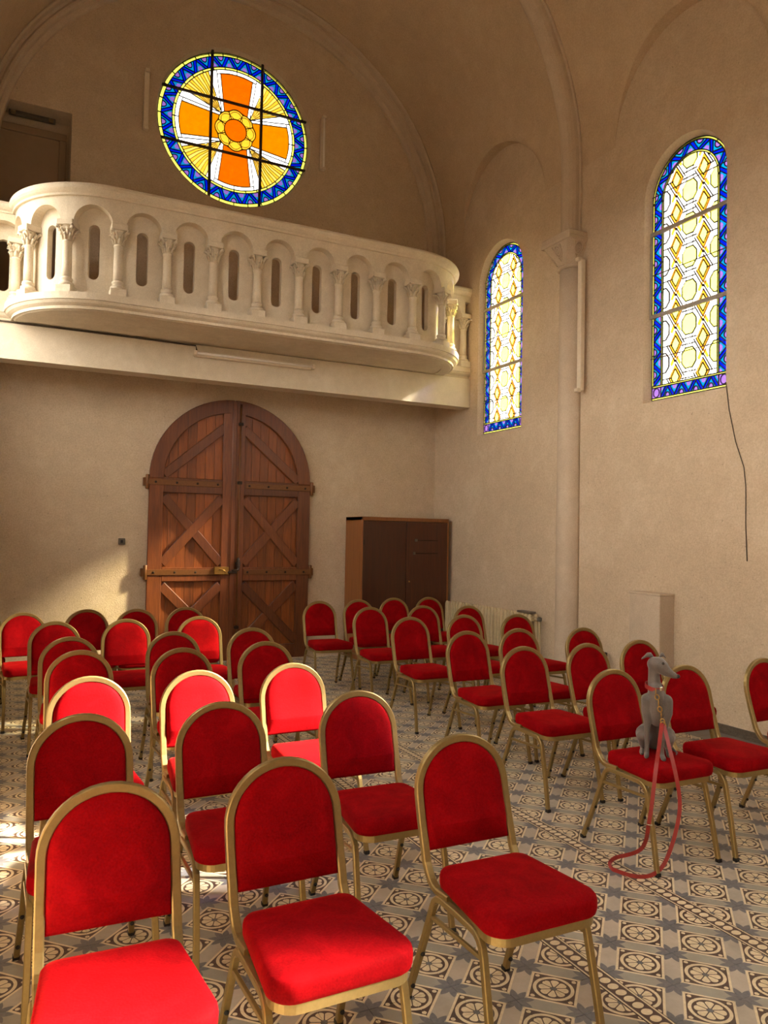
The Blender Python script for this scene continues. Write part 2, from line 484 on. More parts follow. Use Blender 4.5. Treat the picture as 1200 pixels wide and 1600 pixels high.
# ------------------------------------------------------------------ walls and vault
def uniq(a):
    a = sorted(a); o = []
    for x in a:
        if not o or x - o[-1] > 1e-5: o.append(x)
    return o
LUN = list(WIN_Y)
def lun_z(y):
    z = ZC
    for c in LUN:
        if abs(y - c) < LUN_R: z = max(z, ZC + sqrt(LUN_R ** 2 - (y - c) ** 2))
    return z
FACE_HW = WHW + .035                        # opening at the wall face (splayed reveal)
def win_hole(y):
    for c in WIN_Y:
        if abs(y - c) < FACE_HW - 1e-6:
            return SILL - .03, SILL + WH - WHW + sqrt(FACE_HW ** 2 - (y - c) ** 2)
    return None
ys = [FY, BY] + [FY + (BY - FY) * i / 50 for i in range(51)]
for c in LUN:
    ys += [c + LUN_R * cos(pi * i / 36) for i in range(37)]
    ys += [c + FACE_HW * cos(pi * i / 28) for i in range(29)]
ys = [y for y in uniq(ys) if FY <= y <= BY]
def side_wall(name, xw, sg):
    mb = MB()
    for a, b in zip(ys, ys[1:]):
        m = (a + b) / 2; ha, hb = win_hole(a), win_hole(b)
        if win_hole(m):
            spring = SILL + WH - WHW
            ha = ha or (SILL - .03, spring); hb = hb or (SILL - .03, spring)
            mb.add([(xw, a, 0), (xw, b, 0), (xw, b, hb[0]), (xw, a, ha[0])], [(0, 1, 2, 3)])
            mb.add([(xw, a, ha[1]), (xw, b, hb[1]), (xw, b, lun_z(b)), (xw, a, lun_z(a))], [(0, 1, 2, 3)])
        else:
            mb.add([(xw, a, 0), (xw, b, 0), (xw, b, lun_z(b)), (xw, a, lun_z(a))], [(0, 1, 2, 3)])
    for c in WIN_Y:                           # reveals: splay to the glass, then straight through the wall
        def loop(hw, sill):
            sp = SILL + WH - WHW
            return [(c - hw, sill)] + [(c - hw * cos(pi * i / 28), sp + hw * sin(pi * i / 28)) for i in range(29)] + [(c + hw, sill)]
        L = [[(xw + sg * d, y, z) for y, z in loop(hw, sl)] for d, hw, sl in ((.002, FACE_HW + .04, SILL - .07), (.002, FACE_HW - .001, SILL - .029), (.085, WHW + .004, SILL - .004), (.13, WHW + .004, SILL - .004))]
        mb.rings(L, False, False, False)
    o = mb.build(name, M_WALL, fix=False, kind='structure')
    bm = bmesh.new(); bm.from_mesh(o.data); bmesh.ops.remove_doubles(bm, verts=bm.verts[:], dist=1e-4); bm.to_mesh(o.data); bm.free()
    return o
side_wall('wall_right', WX, 1)
side_wall('wall_left', LX, -1)

mb = MB(); NA = 56
grid = []
for y in ys:
    z = lun_z(y); a0 = math.asin(min(1, (z - ZC) / VR))
    prof = [(WX, z)] + [(XC + VR * cos(a0 + (pi - 2 * a0) * i / NA), ZC + VR * sin(a0 + (pi - 2 * a0) * i / NA)) for i in range(NA + 1)] + [(LX, z)]
    grid.append([(x, y, zz) for x, zz in prof])
n = NA + 3
for i in range(len(grid) - 1):
    for j in range(n - 1):
        mb.add([grid[i][j], grid[i][j + 1], grid[i + 1][j + 1], grid[i + 1][j]], [(0, 1, 2, 3)], 0 < j < n - 2)
ceil = mb.build('ceiling', M_VAULT, fix=False, kind='structure')
bm = bmesh.new(); bm.from_mesh(ceil.data); bmesh.ops.remove_doubles(bm, verts=bm.verts[:], dist=1e-4); bm.to_mesh(ceil.data); bm.free()

ROSE = (2.622, 7.06); RR = 1.02
REC = (-.30, .593, 3.95, 6.72)
FW_X = []; FW_HW, FW_SILL, FW_H = .62, .9, 2.9
def gable(name, y, holes):
    xs = [LX + (WX - LX) * i / 60 for i in range(61)] + [LX, WX]
    if holes:
        xs += [ROSE[0] + (RR + .03) * cos(pi * i / 40) for i in range(41)] + [REC[0], REC[1]]
    else:
        for c in FW_X: xs += [c + FW_HW * cos(pi * i / 20) for i in range(21)]
    xs = uniq(xs); mb = MB()
    def hs(x):
        o = []
        if holes:
            if REC[0] < x < REC[1]: o.append('r')
            if abs(x - ROSE[0]) < RR + .03: o.append('c')
        else:
            o += [c for c in FW_X if abs(x - c) < FW_HW]
        return o
    def iv(k, x):
        if k == 'r': return REC[2], REC[3]
        if k != 'c': return FW_SILL, FW_SILL + FW_H - FW_HW + sqrt(max(0, FW_HW ** 2 - (x - k) ** 2))
        h = sqrt(max(0, (RR + .03) ** 2 - (x - ROSE[0]) ** 2)); return ROSE[1] - h, ROSE[1] + h
    top = lambda x: ZC + sqrt(max(0, VR ** 2 - (x - XC) ** 2))
    for a, b in zip(xs, xs[1:]):
        za = zb = 0
        for k in hs((a + b) / 2):
            ia, ib = iv(k, a), iv(k, b)
            mb.add([(a, y, za), (b, y, zb), (b, y, ib[0]), (a, y, ia[0])], [(0, 1, 2, 3)]); za, zb = ia[1], ib[1]
        mb.add([(a, y, za), (b, y, zb), (b, y, top(b)), (a, y, top(a))], [(0, 1, 2, 3)])
    if holes:
        L = [[(ROSE[0] + r * cos(2 * pi * i / 64), y + d, ROSE[1] + r * sin(2 * pi * i / 64)) for i in range(64)] for d, r in ((.002, RR + .07), (.002, RR + .028), (.07, RR + .002), (.12, RR + .002))]
        mb.rings(L, False, False, False)
        x0, x1, z0, z1 = REC; d = .33
        mb.add([(x0, y, z0), (x1, y, z0), (x1, y, z1), (x0, y, z1), (x0, y + d, z0), (x1, y + d, z0), (x1, y + d, z1), (x0, y + d, z1)], [(0, 1, 5, 4), (1, 2, 6, 5), (2, 3, 7, 6), (3, 0, 4, 7), (4, 5, 6, 7)])
    o = mb.build(name, M_WALL, fix=False, kind='structure')
    bm = bmesh.new(); bm.from_mesh(o.data); bmesh.ops.remove_doubles(bm, verts=bm.verts[:], dist=1e-4); bm.to_mesh(o.data); bm.free()
gable('wall_back', BY, True)
gable('wall_front', FY, False)

# moulded arch against the door wall
mb = MB()
def moulding(mb, prof, y, zlow, n=48, deep=1.0):
    # prof: (radial inset from the vault, distance from the wall) closed polygon
    R = []
    for k in range(-1, n + 2):
        ring = []
        for ins, dp in prof:
            dp *= deep
            r = VR - ins
            if k == -1: p = (XC + r, y - dp, zlow)
            elif k == n + 1: p = (XC - r, y - dp, zlow)
            else: p = (XC + r * cos(pi * k / n), y - dp, ZC + r * sin(pi * k / n))
            ring.append(p)
        R.append(ring)
    mb.rings(R, False, True, False)
moulding(mb, [(-.02, -.02), (-.02, .13), (.012, .14), (.03, .125), (.035, .085), (.06, .075), (.085, .09), (.11, .088), (.13, .07), (.137, .04), (.165, .035), (.19, .022), (.2, -.02)], BY, 3.96, deep=1.6)
mb.build('trim_1', M_TRIM, kind='structure')
# transverse ribs and their engaged columns
RIBY = 6.89
def rib(y, name):
    mb = MB()
    hw, pr = .115, .155
    prof = [(-.03, -hw - .045), (.022, -hw - .045), (.022, -hw)] + [(.022 + (pr - .022) * sin(pi * i / 10), -hw * cos(pi * i / 10)) for i in range(1, 10)] + [(.022, hw), (.022, hw + .03), (-.03, hw + .03)]
    moulding(mb, [(a, b) for a, b in prof], y, 5.09)
    return mb.build(name, M_TRIM, kind='structure')
rib(RIBY, 'trim_2'); rib(3.80, 'trim_3')

def engaged_column(y, label):
    # half column on the right wall
    root = empty('engaged_column', (WX, y, 0), 0, label, 'column')
    mb = MB(); R = []
    prof = [(.23, 0), (.23, .12), (.20, .14), (.215, .18), (.20, .22), (.168, .25), (.158, .29)]
    prof += [(.158 - .010 * i / 8, .29 + (4.73 - .29) * i / 8) for i in range(1, 9)]
    mb.lathe(prof, 17, a0=pi / 2, a1=3 * pi / 2)
    mb.build('shaft', M_TRIM, root)
    MB().lathe([(.15, 4.73), (.176, 4.735), (.182, 4.75), (.176, 4.768), (.15, 4.775)], 17, a0=pi / 2, a1=3 * pi / 2).build('neck_ring', M_TRIM, root)
    # bell: plain chamfer at the corners, wide below and narrow above
    cap = MB(); R = []
    lo_ = [(0, .158), (-.06, .146), (-.146, .06), (-.146, -.06), (-.06, -.146), (0, -.158)]
    hi_ = [(0, .240), (-.225, .240), (-.258, .205), (-.258, -.205), (-.225, -.240), (0, -.240)]
    for i in range(6):
        t = i / 5; t2 = t ** 1.15
        R.append([(a_[0] + (b_[0] - a_[0]) * t2, a_[1] + (b_[1] - a_[1]) * t2, 4.775 + .23 * t) for a_, b_ in zip(lo_, hi_)])
    cap.rings(R, False, True, False)
    co = cap.build('capital', M_TRIM, root)
    MB().bbox(-.27, -.25, 5.0, .0, .25, 5.045, .006).bbox(-.262, -.242, 5.04, .0, .242, 5.10, .008).build('abacus', M_TRIM, root)
    # carved medallions on the two sides and the front
    for side in (-1, 1, 0):
        sc = MB()
        def on(u, v):
            t = (v - 4.775) / .23; o_ = (.152 + .085 * t ** 1.15) if side else (.146 + .112 * t ** 1.15)
            return (-.095 + u, side * (o_ + .002), v) if side else (-o_ - .002, u, v)
        for ring_r, th in ((.058, .011), (.034, .009)):
            sc.tube([on(ring_r * .9 * cos(2 * pi * k / 20), 4.925 + ring_r * sin(2 * pi * k / 20)) for k in range(20)], th, 5, closed=True, upv=(0, 1, 0) if side else (1, 0, 0))
        for k in range(6): sc.ball(on(.018 * cos(k * pi / 3), 4.925 + .018 * sin(k * pi / 3)), .008, 6, 4)
        for q_ in (-1, 1): sc.tube([on(q_ * .07, 4.985), on(q_ * .062, 4.94), on(q_ * .03, 4.86), on(0, 4.82)], .006, 5, upv=(0, 1, 0) if side else (1, 0, 0))
        sc.build('medallion', M_TRIM, co)
    return root
engaged_column(RIBY, 'plastered half column with carved capital between the two tall windows')
c2 = engaged_column(3.80, 'plastered half column nearest the viewer on the window wall')

# skirting on the right wall
MB().bbox(WX - .022, FY, .0, WX, BY, .075, .004).box(WX - .03, FY, 0, WX, BY, .03).build('baseboard_right', M_BRACKET, kind='structure')

# ------------------------------------------------------------------ stained glass
def clip(poly, conv):
    # Sutherland-Hodgman, conv counter-clockwise
    out = poly
    for i in range(len(conv)):
        a, b = conv[i], conv[(i + 1) % len(conv)]
        inside = lambda p: (b[0] - a[0]) * (p[1] - a[1]) - (b[1] - a[1]) * (p[0] - a[0]) >= -1e-9
        src, out = out, []
        for j in range(len(src)):
            p, q = src[j], src[(j + 1) % len(src)]
            ip, iq = inside(p), inside(q)
            if ip: out.append(p)
            if ip != iq:
                d1 = (b[0] - a[0]) * (p[1] - a[1]) - (b[1] - a[1]) * (p[0] - a[0])
                d2 = (b[0] - a[0]) * (q[1] - a[1]) - (b[1] - a[1]) * (q[0] - a[0])
                t = d1 / (d1 - d2); out.append((p[0] + (q[0] - p[0]) * t, p[1] + (q[1] - p[1]) * t))
        if len(out) < 3: return []
    return out
def area(p):
    return abs(sum(p[i][0] * p[(i + 1) % len(p)][1] - p[(i + 1) % len(p)][0] * p[i][1] for i in range(len(p)))) / 2

class Glazing:
    def __init__(s, root): s.root = root; s.lead = MB(); s.n = 0
    def pane(s, poly, mat, y=0.0, lead=True, w=.005):
        if len(poly) < 3 or area(poly) < 2e-5: return
        cx = sum(p[0] for p in poly) / len(poly); cz = sum(p[1] for p in poly) / len(poly)
        mb = MB().prism([(p[0] - cx, p[1] - cz) for p in poly], 'y', 0, .003)
        mb.build('pane', mat, s.root, (cx, y, cz)); s.n += 1
        if lead: s.line(poly + [poly[0]], w)
    def line(s, pts, w=.0042, y=-.006):
        for p, q in zip(pts, pts[1:]):
            d = Vector((q[0] - p[0], q[1] - p[1])); L = d.length
            if L < 1e-4: continue
            d /= L; nx, nz = -d.y * w, d.x * w
            s.lead.add([(p[0] + nx, y, p[1] + nz), (p[0] - nx, y, p[1] - nz), (q[0] - nx, y, q[1] - nz), (q[0] + nx, y, q[1] + nz),
                        (p[0] + nx, y + .011, p[1] + nz), (p[0] - nx, y + .011, p[1] - nz), (q[0] - nx, y + .011, q[1] - nz), (q[0] + nx, y + .011, q[1] + nz)],
                       [(0, 1, 2, 3), (4, 7, 6, 5), (0, 4, 5, 1), (3, 2, 6, 7)])
    def done(s): return s.lead.build('lead_came', M_LEAD, s.root, fix=False)

def zigzag(g, mp, s0, s1, nper, delta=.16):
    # mp(s, t): t 0 at the outer edge, 1 at the inner edge
    q = (s1 - s0) / nper; dl = q * delta
    L = lambda pts: [mp(a, b) for a, b in pts]
    for k in range(nper):
        a = s0 + k * q; m = a + q / 2; e = a + q
        rw = q * .17
        arc = [(m - rw * cos(pi * i / 6), .42 * sin(pi * i / 6)) for i in range(7)]
        g.pane(L(arc), G_VIO)
        g.pane(L([(a + dl, 0)] + arc + [(e - dl, 0), (m, .9)]), G_LBLU)
        g.pane(L([(a, 0), (a + dl, 0), (m, .9), (m, 1), (m - dl, 1), (a, .1)]), G_DBLU)
        g.pane(L([(e - dl, 0), (e, 0), (e, .1), (m + dl, 1), (m, 1), (m, .9)]), G_DBLU)
        arc = [(a - 0 + rw * cos(pi * i / 6), 1 - .42 * sin(pi * i / 6)) for i in range(7)]
        # inner triangle, split at the period edge into two halves
        h0 = [(a + rw * cos(pi * i / 12), 1 - .42 * sin(pi * i / 12)) for i in range(7)]
        g.pane(L([(a, 1)] + h0), G_VIO, lead=False)
        g.pane(L([(a, .1), (m - dl, 1)] + h0), G_LBLU, lead=False)
        h1 = [(e - rw * cos(pi * i / 12), 1 - .42 * sin(pi * i / 12)) for i in range(7)]
        g.pane(L([(e, 1)] + h1), G_VIO, lead=False)
        g.pane(L([(e, .1), (m + dl, 1)] + h1), G_LBLU, lead=False)

def side_window(name, y, xw, rz):
    sg = 1 if xw > 0 else -1
    return empty(name, (xw + sg * .09, y, SILL), rz, kind='structure')

def detailed_side_window(root):
    g = Glazing(root)
    HW, Hh = WHW, WH; sp = Hh - HW
    o0, o1, o2, o3 = 0.0, .022, .118, .136        # lime edge, zigzag, lime line, field
    yb0, yb1, yb2 = .02, .125, .142
    Ls = sp - yb2; La = pi * .40; T = 2 * Ls + La
    def path(s, off):
        # s along left jamb, arch, right jamb; off from the outer edge
        hw = HW - off
        if s <= Ls: return (-hw, yb2 + s)
        if s >= Ls + La: return (hw, sp - (s - Ls - La))
        a = pi - (s - Ls) / La * pi
        return (hw * cos(a), sp + hw * sin(a))
    def ring(a, b, mat, m):
        ss = [T * i / m for i in range(m + 1)]
        ss = uniq(ss + [Ls, Ls + La])
        for p, q in zip(ss, ss[1:]):
            k = 6 if p >= Ls - 1e-6 and q <= Ls + La + 1e-6 else 1
            sub = [p + (q - p) * i / k for i in range(k + 1)]
            g.pane([path(x, a) for x in sub] + [path(x, b) for x in reversed(sub)], mat)
    ring(o0, o1, G_LIME, 16)
    ring(o2, o3, G_LIME, 16)
    zigzag(g, lambda s, t: path(s, o1 + (o2 - o1) * t), 0, T, 22)
    # bottom band
    g.pane([(-HW, 0), (HW, 0), (HW, yb0), (-HW, yb0)], G_LIME)
    g.pane([(-HW, yb1), (HW, yb1), (HW, yb2), (-HW, yb2)], G_LIME)
    zigzag(g, lambda s, t: (s, yb0 + (yb1 - yb0) * t), -HW + .118, HW - .118, 4)
    for sx in (-1, 1):
        g.pane([(sx * HW, yb0), (sx * (HW - .118), yb0), (sx * (HW - .118), yb1), (sx * HW, yb1)], G_VIO)
        g.line([(sx * (HW - .06) + .038 * cos(2 * pi * i / 12), (yb0 + yb1) / 2 + .045 * sin(2 * pi * i / 12)) for i in range(13)])
    # field
    fw_ = HW - o3
    field = [(-fw_, yb2), (fw_, yb2)] + [(fw_ * cos(pi * i / 20), sp + fw_ * sin(pi * i / 20)) for i in range(21)]
    P = .325; base = yb2 + .21
    rows_ = [yb2 + P * i for i in range(8)]
    for i, z in enumerate(rows_):
        g.pane(clip([(-fw_, z), (fw_, z), (fw_, z + P), (-fw_, z + P)], field), G_WHITE, .006, lead=False)
    def cl(segs):
        for a, b in segs:
            n_ = 16; pts = [(a[0] + (b[0] - a[0]) * i / n_, a[1] + (b[1] - a[1]) * i / n_) for i in range(n_ + 1)]
            ok = [p for p in pts if abs(p[0]) <= fw_ and p[1] >= yb2 and (p[1] < sp or p[0] ** 2 + (p[1] - sp) ** 2 < fw_ ** 2)]
            if len(ok) > 1: g.line([ok[0], ok[-1]], .0042)
    dx = .165
    for k in range(-1, 8):
        z = base + k * P
        def octa(cx, rx, rz_):
            return [(cx + rx * x, z + rz_ * y) for x, y in ((.5, -1), (1, -.45), (1, .45), (.5, 1), (-.5, 1), (-1, .45), (-1, -.45), (-.5, -1))]
        oc = clip(octa(0, .085, .098), field)
        g.pane(oc, G_PALE)
        for sx in (-1, 1):
            g.pane(clip(octa(sx * .33, .085, .098), field), G_PALE if sx > 0 else G_WHITE, lead=True)
            cx, cz = sx * dx, z + P / 2
            rx, rz_ = .052, .085
            D = [(cx, cz - rz_), (cx + rx, cz), (cx, cz + rz_), (cx - rx, cz)]
            g.pane(clip(D, field), G_PALE)
            t = 1.55
            O = [(cx, cz - rz_ * t), (cx + rx * t, cz), (cx, cz + rz_ * t), (cx - rx * t, cz)]
            cl([(O[i], O[(i + 1) % 4]) for i in range(4)])
            for i in range(4):
                j = (i + 1) % 4
                g.pane(clip([D[i], O[i], O[j], D[j]], field), G_SIDE_OR, lead=False)
            for q in (-1, 1):                  # crossing tails below the diamond
                a = (cx, cz - rz_ * t); b_ = (cx + q * rx * .9, cz - rz_ * t - rz_ * .9)
                g.pane(clip([a, (a[0] + q * .03, a[1] + .012), (b_[0] + q * .022, b_[1] + .016), b_], field), G_SIDE_OR, lead=False)
            # outline of the white ribbons
            for t2 in (2.05,):
                Q = [(cx, cz - rz_ * t2), (cx + rx * t2, cz), (cx, cz + rz_ * t2), (cx - rx * t2, cz)]
                cl([(Q[i], Q[(i + 1) % 4]) for i in range(4)])
        cl([((-.04, z + .098), (-.04, z + P - .098)), ((.04, z + .098), (.04, z + P - .098)), ((-.085, z + P / 2 - .03), (.085, z + P / 2 - .03)), ((-.085, z + P / 2 + .03), (.085, z + P / 2 + .03))])
        cl([((-fw_, z + P * .5), (-.2, z + P * .5)), ((.2, z + P * .5), (fw_, z + P * .5))])
    g.done()
    # bars: two grey T-bars and thin saddle bars
    for z in (.845, 1.685):
        MB().bbox(-HW - .01, -.034, z - .02, HW + .01, -.008, z + .02, .003).build('glazing_bar', M_BARG, root)
    for z in (.42, 1.27, 2.07):
        MB().box(-HW - .01, -.016, z - .004, HW + .01, -.008, z + .004).build('saddle_bar', M_BAR, root)
    return g

win_a = side_window('window_1', WIN_Y[1], WX, radians(-90))
gz = detailed_side_window(win_a)
# casement frame of the opening middle light
cf = MB()
for sx in (-1, 1): cf.bbox(sx * (WHW + .0) - .011, -.034, .845, sx * (WHW + .0) + .011, -.006, 1.685, .003)
cf.build('casement_frame', M_BARG, win_a)
win_b = copy_tree(win_a); win_b.name = 'window_2'; win_b.location.y = WIN_Y[0]
# windows behind the viewer and on the left wall: unseen, same opening, plain glass to let in daylight
def plain_window(name, root, HW, Hh, mats, field=None):
    g = Glazing(root)
    sp = Hh - HW
    outer = [(-HW, 0), (HW, 0)] + [(HW * cos(pi * i / 20), sp + HW * sin(pi * i / 20)) for i in range(21)]
    i_ = HW - .13
    inner = [(-i_, .14), (i_, .14)] + [(i_ * cos(pi * i / 20), sp + i_ * sin(pi * i / 20)) for i in range(21)]
    n_ = len(outer)
    for k in range(n_):
        j = (k + 1) % n_
        g.pane([outer[k], outer[j], inner[j], inner[k]], mats[k % 2], lead=False)
    for k in range(int((Hh - .14) / .325) + 1):
        z = .14 + .325 * k
        for x0 in (-i_, -i_ / 3, i_ / 3):
            x1 = x0 + i_ * 2 / 3
            g.pane(clip([(x0, z), (x1, z), (x1, z + .325), (x0, z + .325)], inner), field or G_CLEAR)
    g.done(); return root
nw = 3; first = None
for y in WIN_Y[2:]:
    if first is None: first = plain_window('w', side_window('window_%d' % nw, y, WX, radians(-90)), WHW, WH, (G_LBLU, G_DBLU))
    else:
        c = copy_tree(first); c.name = 'window_%d' % nw; c.location.y = y
    nw += 1
first = None
for y in WIN_Y:  # unseen left windows, added for more daylight, hence the clearer glass
    if first is None: first = plain_window('w', side_window('window_%d' % nw, y, LX, radians(90)), WHW, WH, (G_OPEN, G_OPEN), G_OPEN)
    else:
        c = copy_tree(first); c.name = 'window_%d' % nw; c.location.y = y
    nw += 1

# rose window
rose = empty('window_%d' % nw, (ROSE[0], BY + .075, ROSE[1]), 0, kind='structure')
g = Glazing(rose)
def pol(r, a): return (r * cos(a), r * sin(a))
NR = 26
def annulus(r0, r1, n_, mat, lead=True, sub=3):
    for k in range(n_):
        a = 2 * pi * k / n_; b = 2 * pi * (k + 1) / n_
        A = [a + (b - a) * i / sub for i in range(sub + 1)]
        g.pane([pol(r1, x) for x in A] + [pol(r0, x) for x in reversed(A)], mat, lead=lead)
annulus(.955 * RR, RR, 32, G_LIME)
annulus(.785 * RR, .818 * RR, 32, G_LIME)
zigzag(g, lambda s, t: pol(RR * (.955 - (.955 - .818) * t), s), 0, 2 * pi, NR)
RI = .785 * RR                                  # inner field radius
scal = lambda a: RR * (.245 + .028 * abs(cos(4 * a)))
R3 = .735 * RR
for q in range(4):
    M = lambda p, q=q: (p[0] * cos(q * pi / 2) - p[1] * sin(q * pi / 2), p[0] * sin(q * pi / 2) + p[1] * cos(q * pi / 2))
    # arm pointing up (+z): x across
    hi, ho = .155, .215
    inn = []
    a0 = math.acos(hi / .262 * .98)
    for i in range(9):
        a = a0 + (pi - 2 * a0) * i / 8; inn.append(pol(scal(a), a))
    b0 = math.acos(ho / .735)
    out = [pol(R3, b0 + (pi - 2 * b0) * i / 8) for i in range(9)]
    g.pane([M(p) for p in out + inn[::-1]], G_ORNG if q % 2 else G_ORNG2)
    # white cap
    w = .27
    c0 = math.acos(w * RR / RI)
    cap_o = [pol(RI, c0 + (pi - 2 * c0) * i / 8) for i in range(9)]
    c3 = math.acos(min(1, w * RR * .97 / R3)); cap_i = [pol(R3, c3 + (pi - 2 * c3) * i / 8) for i in range(9)]
    half = 5
    g.pane([M(p) for p in cap_o[:half] + cap_i[:half][::-1]], G_WHITE)
    g.pane([M(p) for p in cap_o[half - 1:] + cap_i[half - 1:][::-1]], G_WHITE)
    for sx in (-1, 1):
        F = lambda p, sx=sx: M((sx * p[0], p[1]))
        arm_in = inn[0]; arm_out = out[0]
        cor = (.192, .192)
        g.pane([F(arm_in), F(cor), F(cap_i[0]), F(arm_out)], G_WHITE)
        ro = (.375 * RR, sqrt(RI ** 2 - (.375 * RR) ** 2))
        g.pane([F(cor), F(ro), F(cap_o[0]), F(cap_i[0])], G_WHITE)
    # rays in the quadrant between this arm and the next (to its right)
    e0 = atan2(sqrt(RI ** 2 - (.375 * RR) ** 2), .375 * RR); e1 = pi / 2 - e0
    N = 10
    for i in range(N):
        a, b = e0 + (e1 - e0) * i / N, e0 + (e1 - e0) * (i + 1) / N
        cor = Vector((.192, .192)); pa, pb = Vector(pol(RI, a)), Vector(pol(RI, b))
        wig = lambda P, f, s_: cor + (P - cor) * f + Vector((-(P - cor).y, (P - cor).x)).normalized() * .008 * s_
        la = [cor + (pa - cor) * .06, wig(pa, .4, 1), wig(pa, .7, -1), pa]; lb = [cor + (pb - cor) * .06, wig(pb, .4, 1), wig(pb, .7, -1), pb]
        g.pane([M(tuple(p)) for p in la + lb[::-1]], G_YEL if i % 2 else G_YEL2, lead=False)
        if i: g.line([M(tuple(p)) for p in ([cor + (pa - cor) * (.3 if i % 2 else .15)] + la[1:])], .0026)
    g.pane([M(tuple(Vector((.192, .192)) + (Vector(pol(RI, a)) - Vector((.192, .192))) * .06)) for a in (e0, e1)] + [M((.192, .192))], G_YEL, lead=False)
    # small corner between the flower and the ray sector
    a_, b_ = pi / 4 - .13, pi / 4 + .13
    g.pane([M(p) for p in [inn[0], pol(scal(pi / 4), pi / 4), (inn[0][1], inn[0][0]), (.192, .192)]], G_WHITE, lead=False)
N = 8
for k in range(N):
    a, b = 2 * pi * (k - .5) / N, 2 * pi * (k + .5) / N
    A = [a + (b - a) * i / 8 for i in range(9)]
    g.pane([pol(scal(x), x) for x in A] + [pol(.148 * RR, x) for x in reversed(A)], G_YEL)
    g.line([pol(.148 * RR + (.10 * RR) * sin(pi * i / 8), a + (b - a) * 1.6 * (i / 8 - .5) + (b - a) / 2) for i in range(9)], .0026)
disc = [pol(.148 * RR, 2 * pi * i / 28) for i in range(28)]
g.pane(disc, G_ORNG2)
g.done()
for q in (-.335, .335):
    h = sqrt(1 - q * q) * RR + .02
    MB().bbox(q * RR - .017, -.05, -h, q * RR + .017, -.01, h, .004).build('saddle_bar', M_BAR, rose)
    MB().bbox(-h, -.058, q * RR - .014, h, -.02, q * RR + .014, .004).build('saddle_bar', M_BAR, rose)
print('panes', gz.n, g.n)

# ------------------------------------------------------------------ door
DX, DHW, DSP, DZ0 = 2.673, 1.065, 2.345, 0.02
door = empty('door_1', (DX, BY, 0), 0, kind='structure')
def d_arc(r, a0, a1, n_=16): return [(r * cos(a0 + (a1 - a0) * i / n_), DSP + r * sin(a0 + (a1 - a0) * i / n_)) for i in range(n_ + 1)]
leafshape = [(-DHW + .01, DZ0), (DHW - .01, DZ0)] + d_arc(DHW - .01, 0, pi, 32)
for sx in (-1, 1):
    npk = 9
    for k in range(npk):
        x0 = .02 + (DHW - .03) * k / npk; x1 = .02 + (DHW - .03) * (k + 1) / npk - .004
        P = [(sx * x0, DZ0), (sx * x1, DZ0), (sx * x1, 3.5), (sx * x0, 3.5)]
        if sx < 0: P = P[::-1]
        P = clip(P, leafshape)
        cx = sum(p[0] for p in P) / len(P)
        MB().prism([(p[0] - cx, p[1]) for p in P], 'y', -.035, -.012).build('plank', M_PLANK, door, (cx, 0, 0))
    yo, yi = -.085, -.035
    S = lambda p: (sx * p[0], p[1])
    # outer stile, then the curved rail
    def bar(name, P, y0=yo, y1=yi, mat=M_DOOR):
        mb = MB(); n_ = len(P)
        b = .008
        mb.prism([S(p) for p in P], 'y', y0, y1)
        o = mb.build(name, mat, door)
        bm = bmesh.new(); bm.from_mesh(o.data)
        ed = [e for e in bm.edges if all(abs(v.co.y - y0) < 1e-4 for v in e.verts)]
        bmesh.ops.bevel(bm, geom=ed, offset=.006, segments=1, affect='EDGES'); bm.to_mesh(o.data); bm.free()
        return o
    bar('stile', [(DHW - .175, DZ0), (DHW, DZ0), (DHW, DSP), (DHW - .175, DSP)])
    bar('stile', [(.012, DZ0), (.145, DZ0), (.145, DSP + sqrt(DHW ** 2 - .145 ** 2) - .17), (.012, DSP + sqrt((DHW) ** 2 - .0) - .17)])
    a1 = math.acos(.012 / DHW)
    bar('curved_rail', d_arc(DHW, 0, a1) + [(.012, DSP + sqrt((DHW - .175) ** 2 - .012 ** 2))] + d_arc(DHW - .175, math.acos(.012 / (DHW - .175)), 0))
    zr = [(2.17, 2.36), (1.05, 1.225), (DZ0, .2)]
    for z0, z1 in zr:
        bar('rail', [(.145, z0), (DHW - .175, z0), (DHW - .175, z1), (.145, z1)])
    def diag(p, q, w=.115, y0=yo + .004):
        d = Vector((q[0] - p[0], q[1] - p[1])).normalized(); n2 = Vector((-d.y, d.x)) * w / 2
        bar('brace', [(p[0] + n2.x, p[1] + n2.y), (p[0] - n2.x, p[1] - n2.y), (q[0] - n2.x, q[1] - n2.y), (q[0] + n2.x, q[1] + n2.y)], y0, yi)
    xi, xo = .145, DHW - .175
    diag((xi, 1.225 + .05), (xo, 2.17 - .05)); diag((xi, 2.17 - .05), (xo, 1.225 + .05), .115, yo + .001)
    diag((xi, .2 + .05), (xo, 1.05 - .05)); diag((xi, 1.05 - .05), (xo, .2 + .05), .115, yo + .001)
    diag((xi - .02, DSP + .70), (xo + .0, 2.36 + .03))
    for z in (2.295, 1.165):
        st = MB().bbox(min(sx * .16, sx * (DHW + .01)), yo - .014, z - .035, max(sx * .16, sx * (DHW + .01)), yo, z + .035, .004).build('hinge_strap', M_STRAP, door)
        for k in range(4):
            bx = sx * (.21 + .26 * k)
            MB().lathe([(.016, 0), (.014, .006), (.006, .011)], 8).build('bolt', M_IRON, st)
            b_ = st.children[-1]; b_.location = (bx, yo - .013, z); b_.rotation_euler = (radians(90), 0, 0)
        MB().lathe([(.02, -.09), (.024, -.085), (.024, .085), (.02, .09)], 10, (sx * (DHW + .022), yo + .005, z)).bbox(min(sx * DHW, sx * (DHW + .07)), yo + .005, z - .05, max(sx * DHW, sx * (DHW + .07)), -.001, z + .05, .004).build('hinge_knuckle', M_STRAP, door)
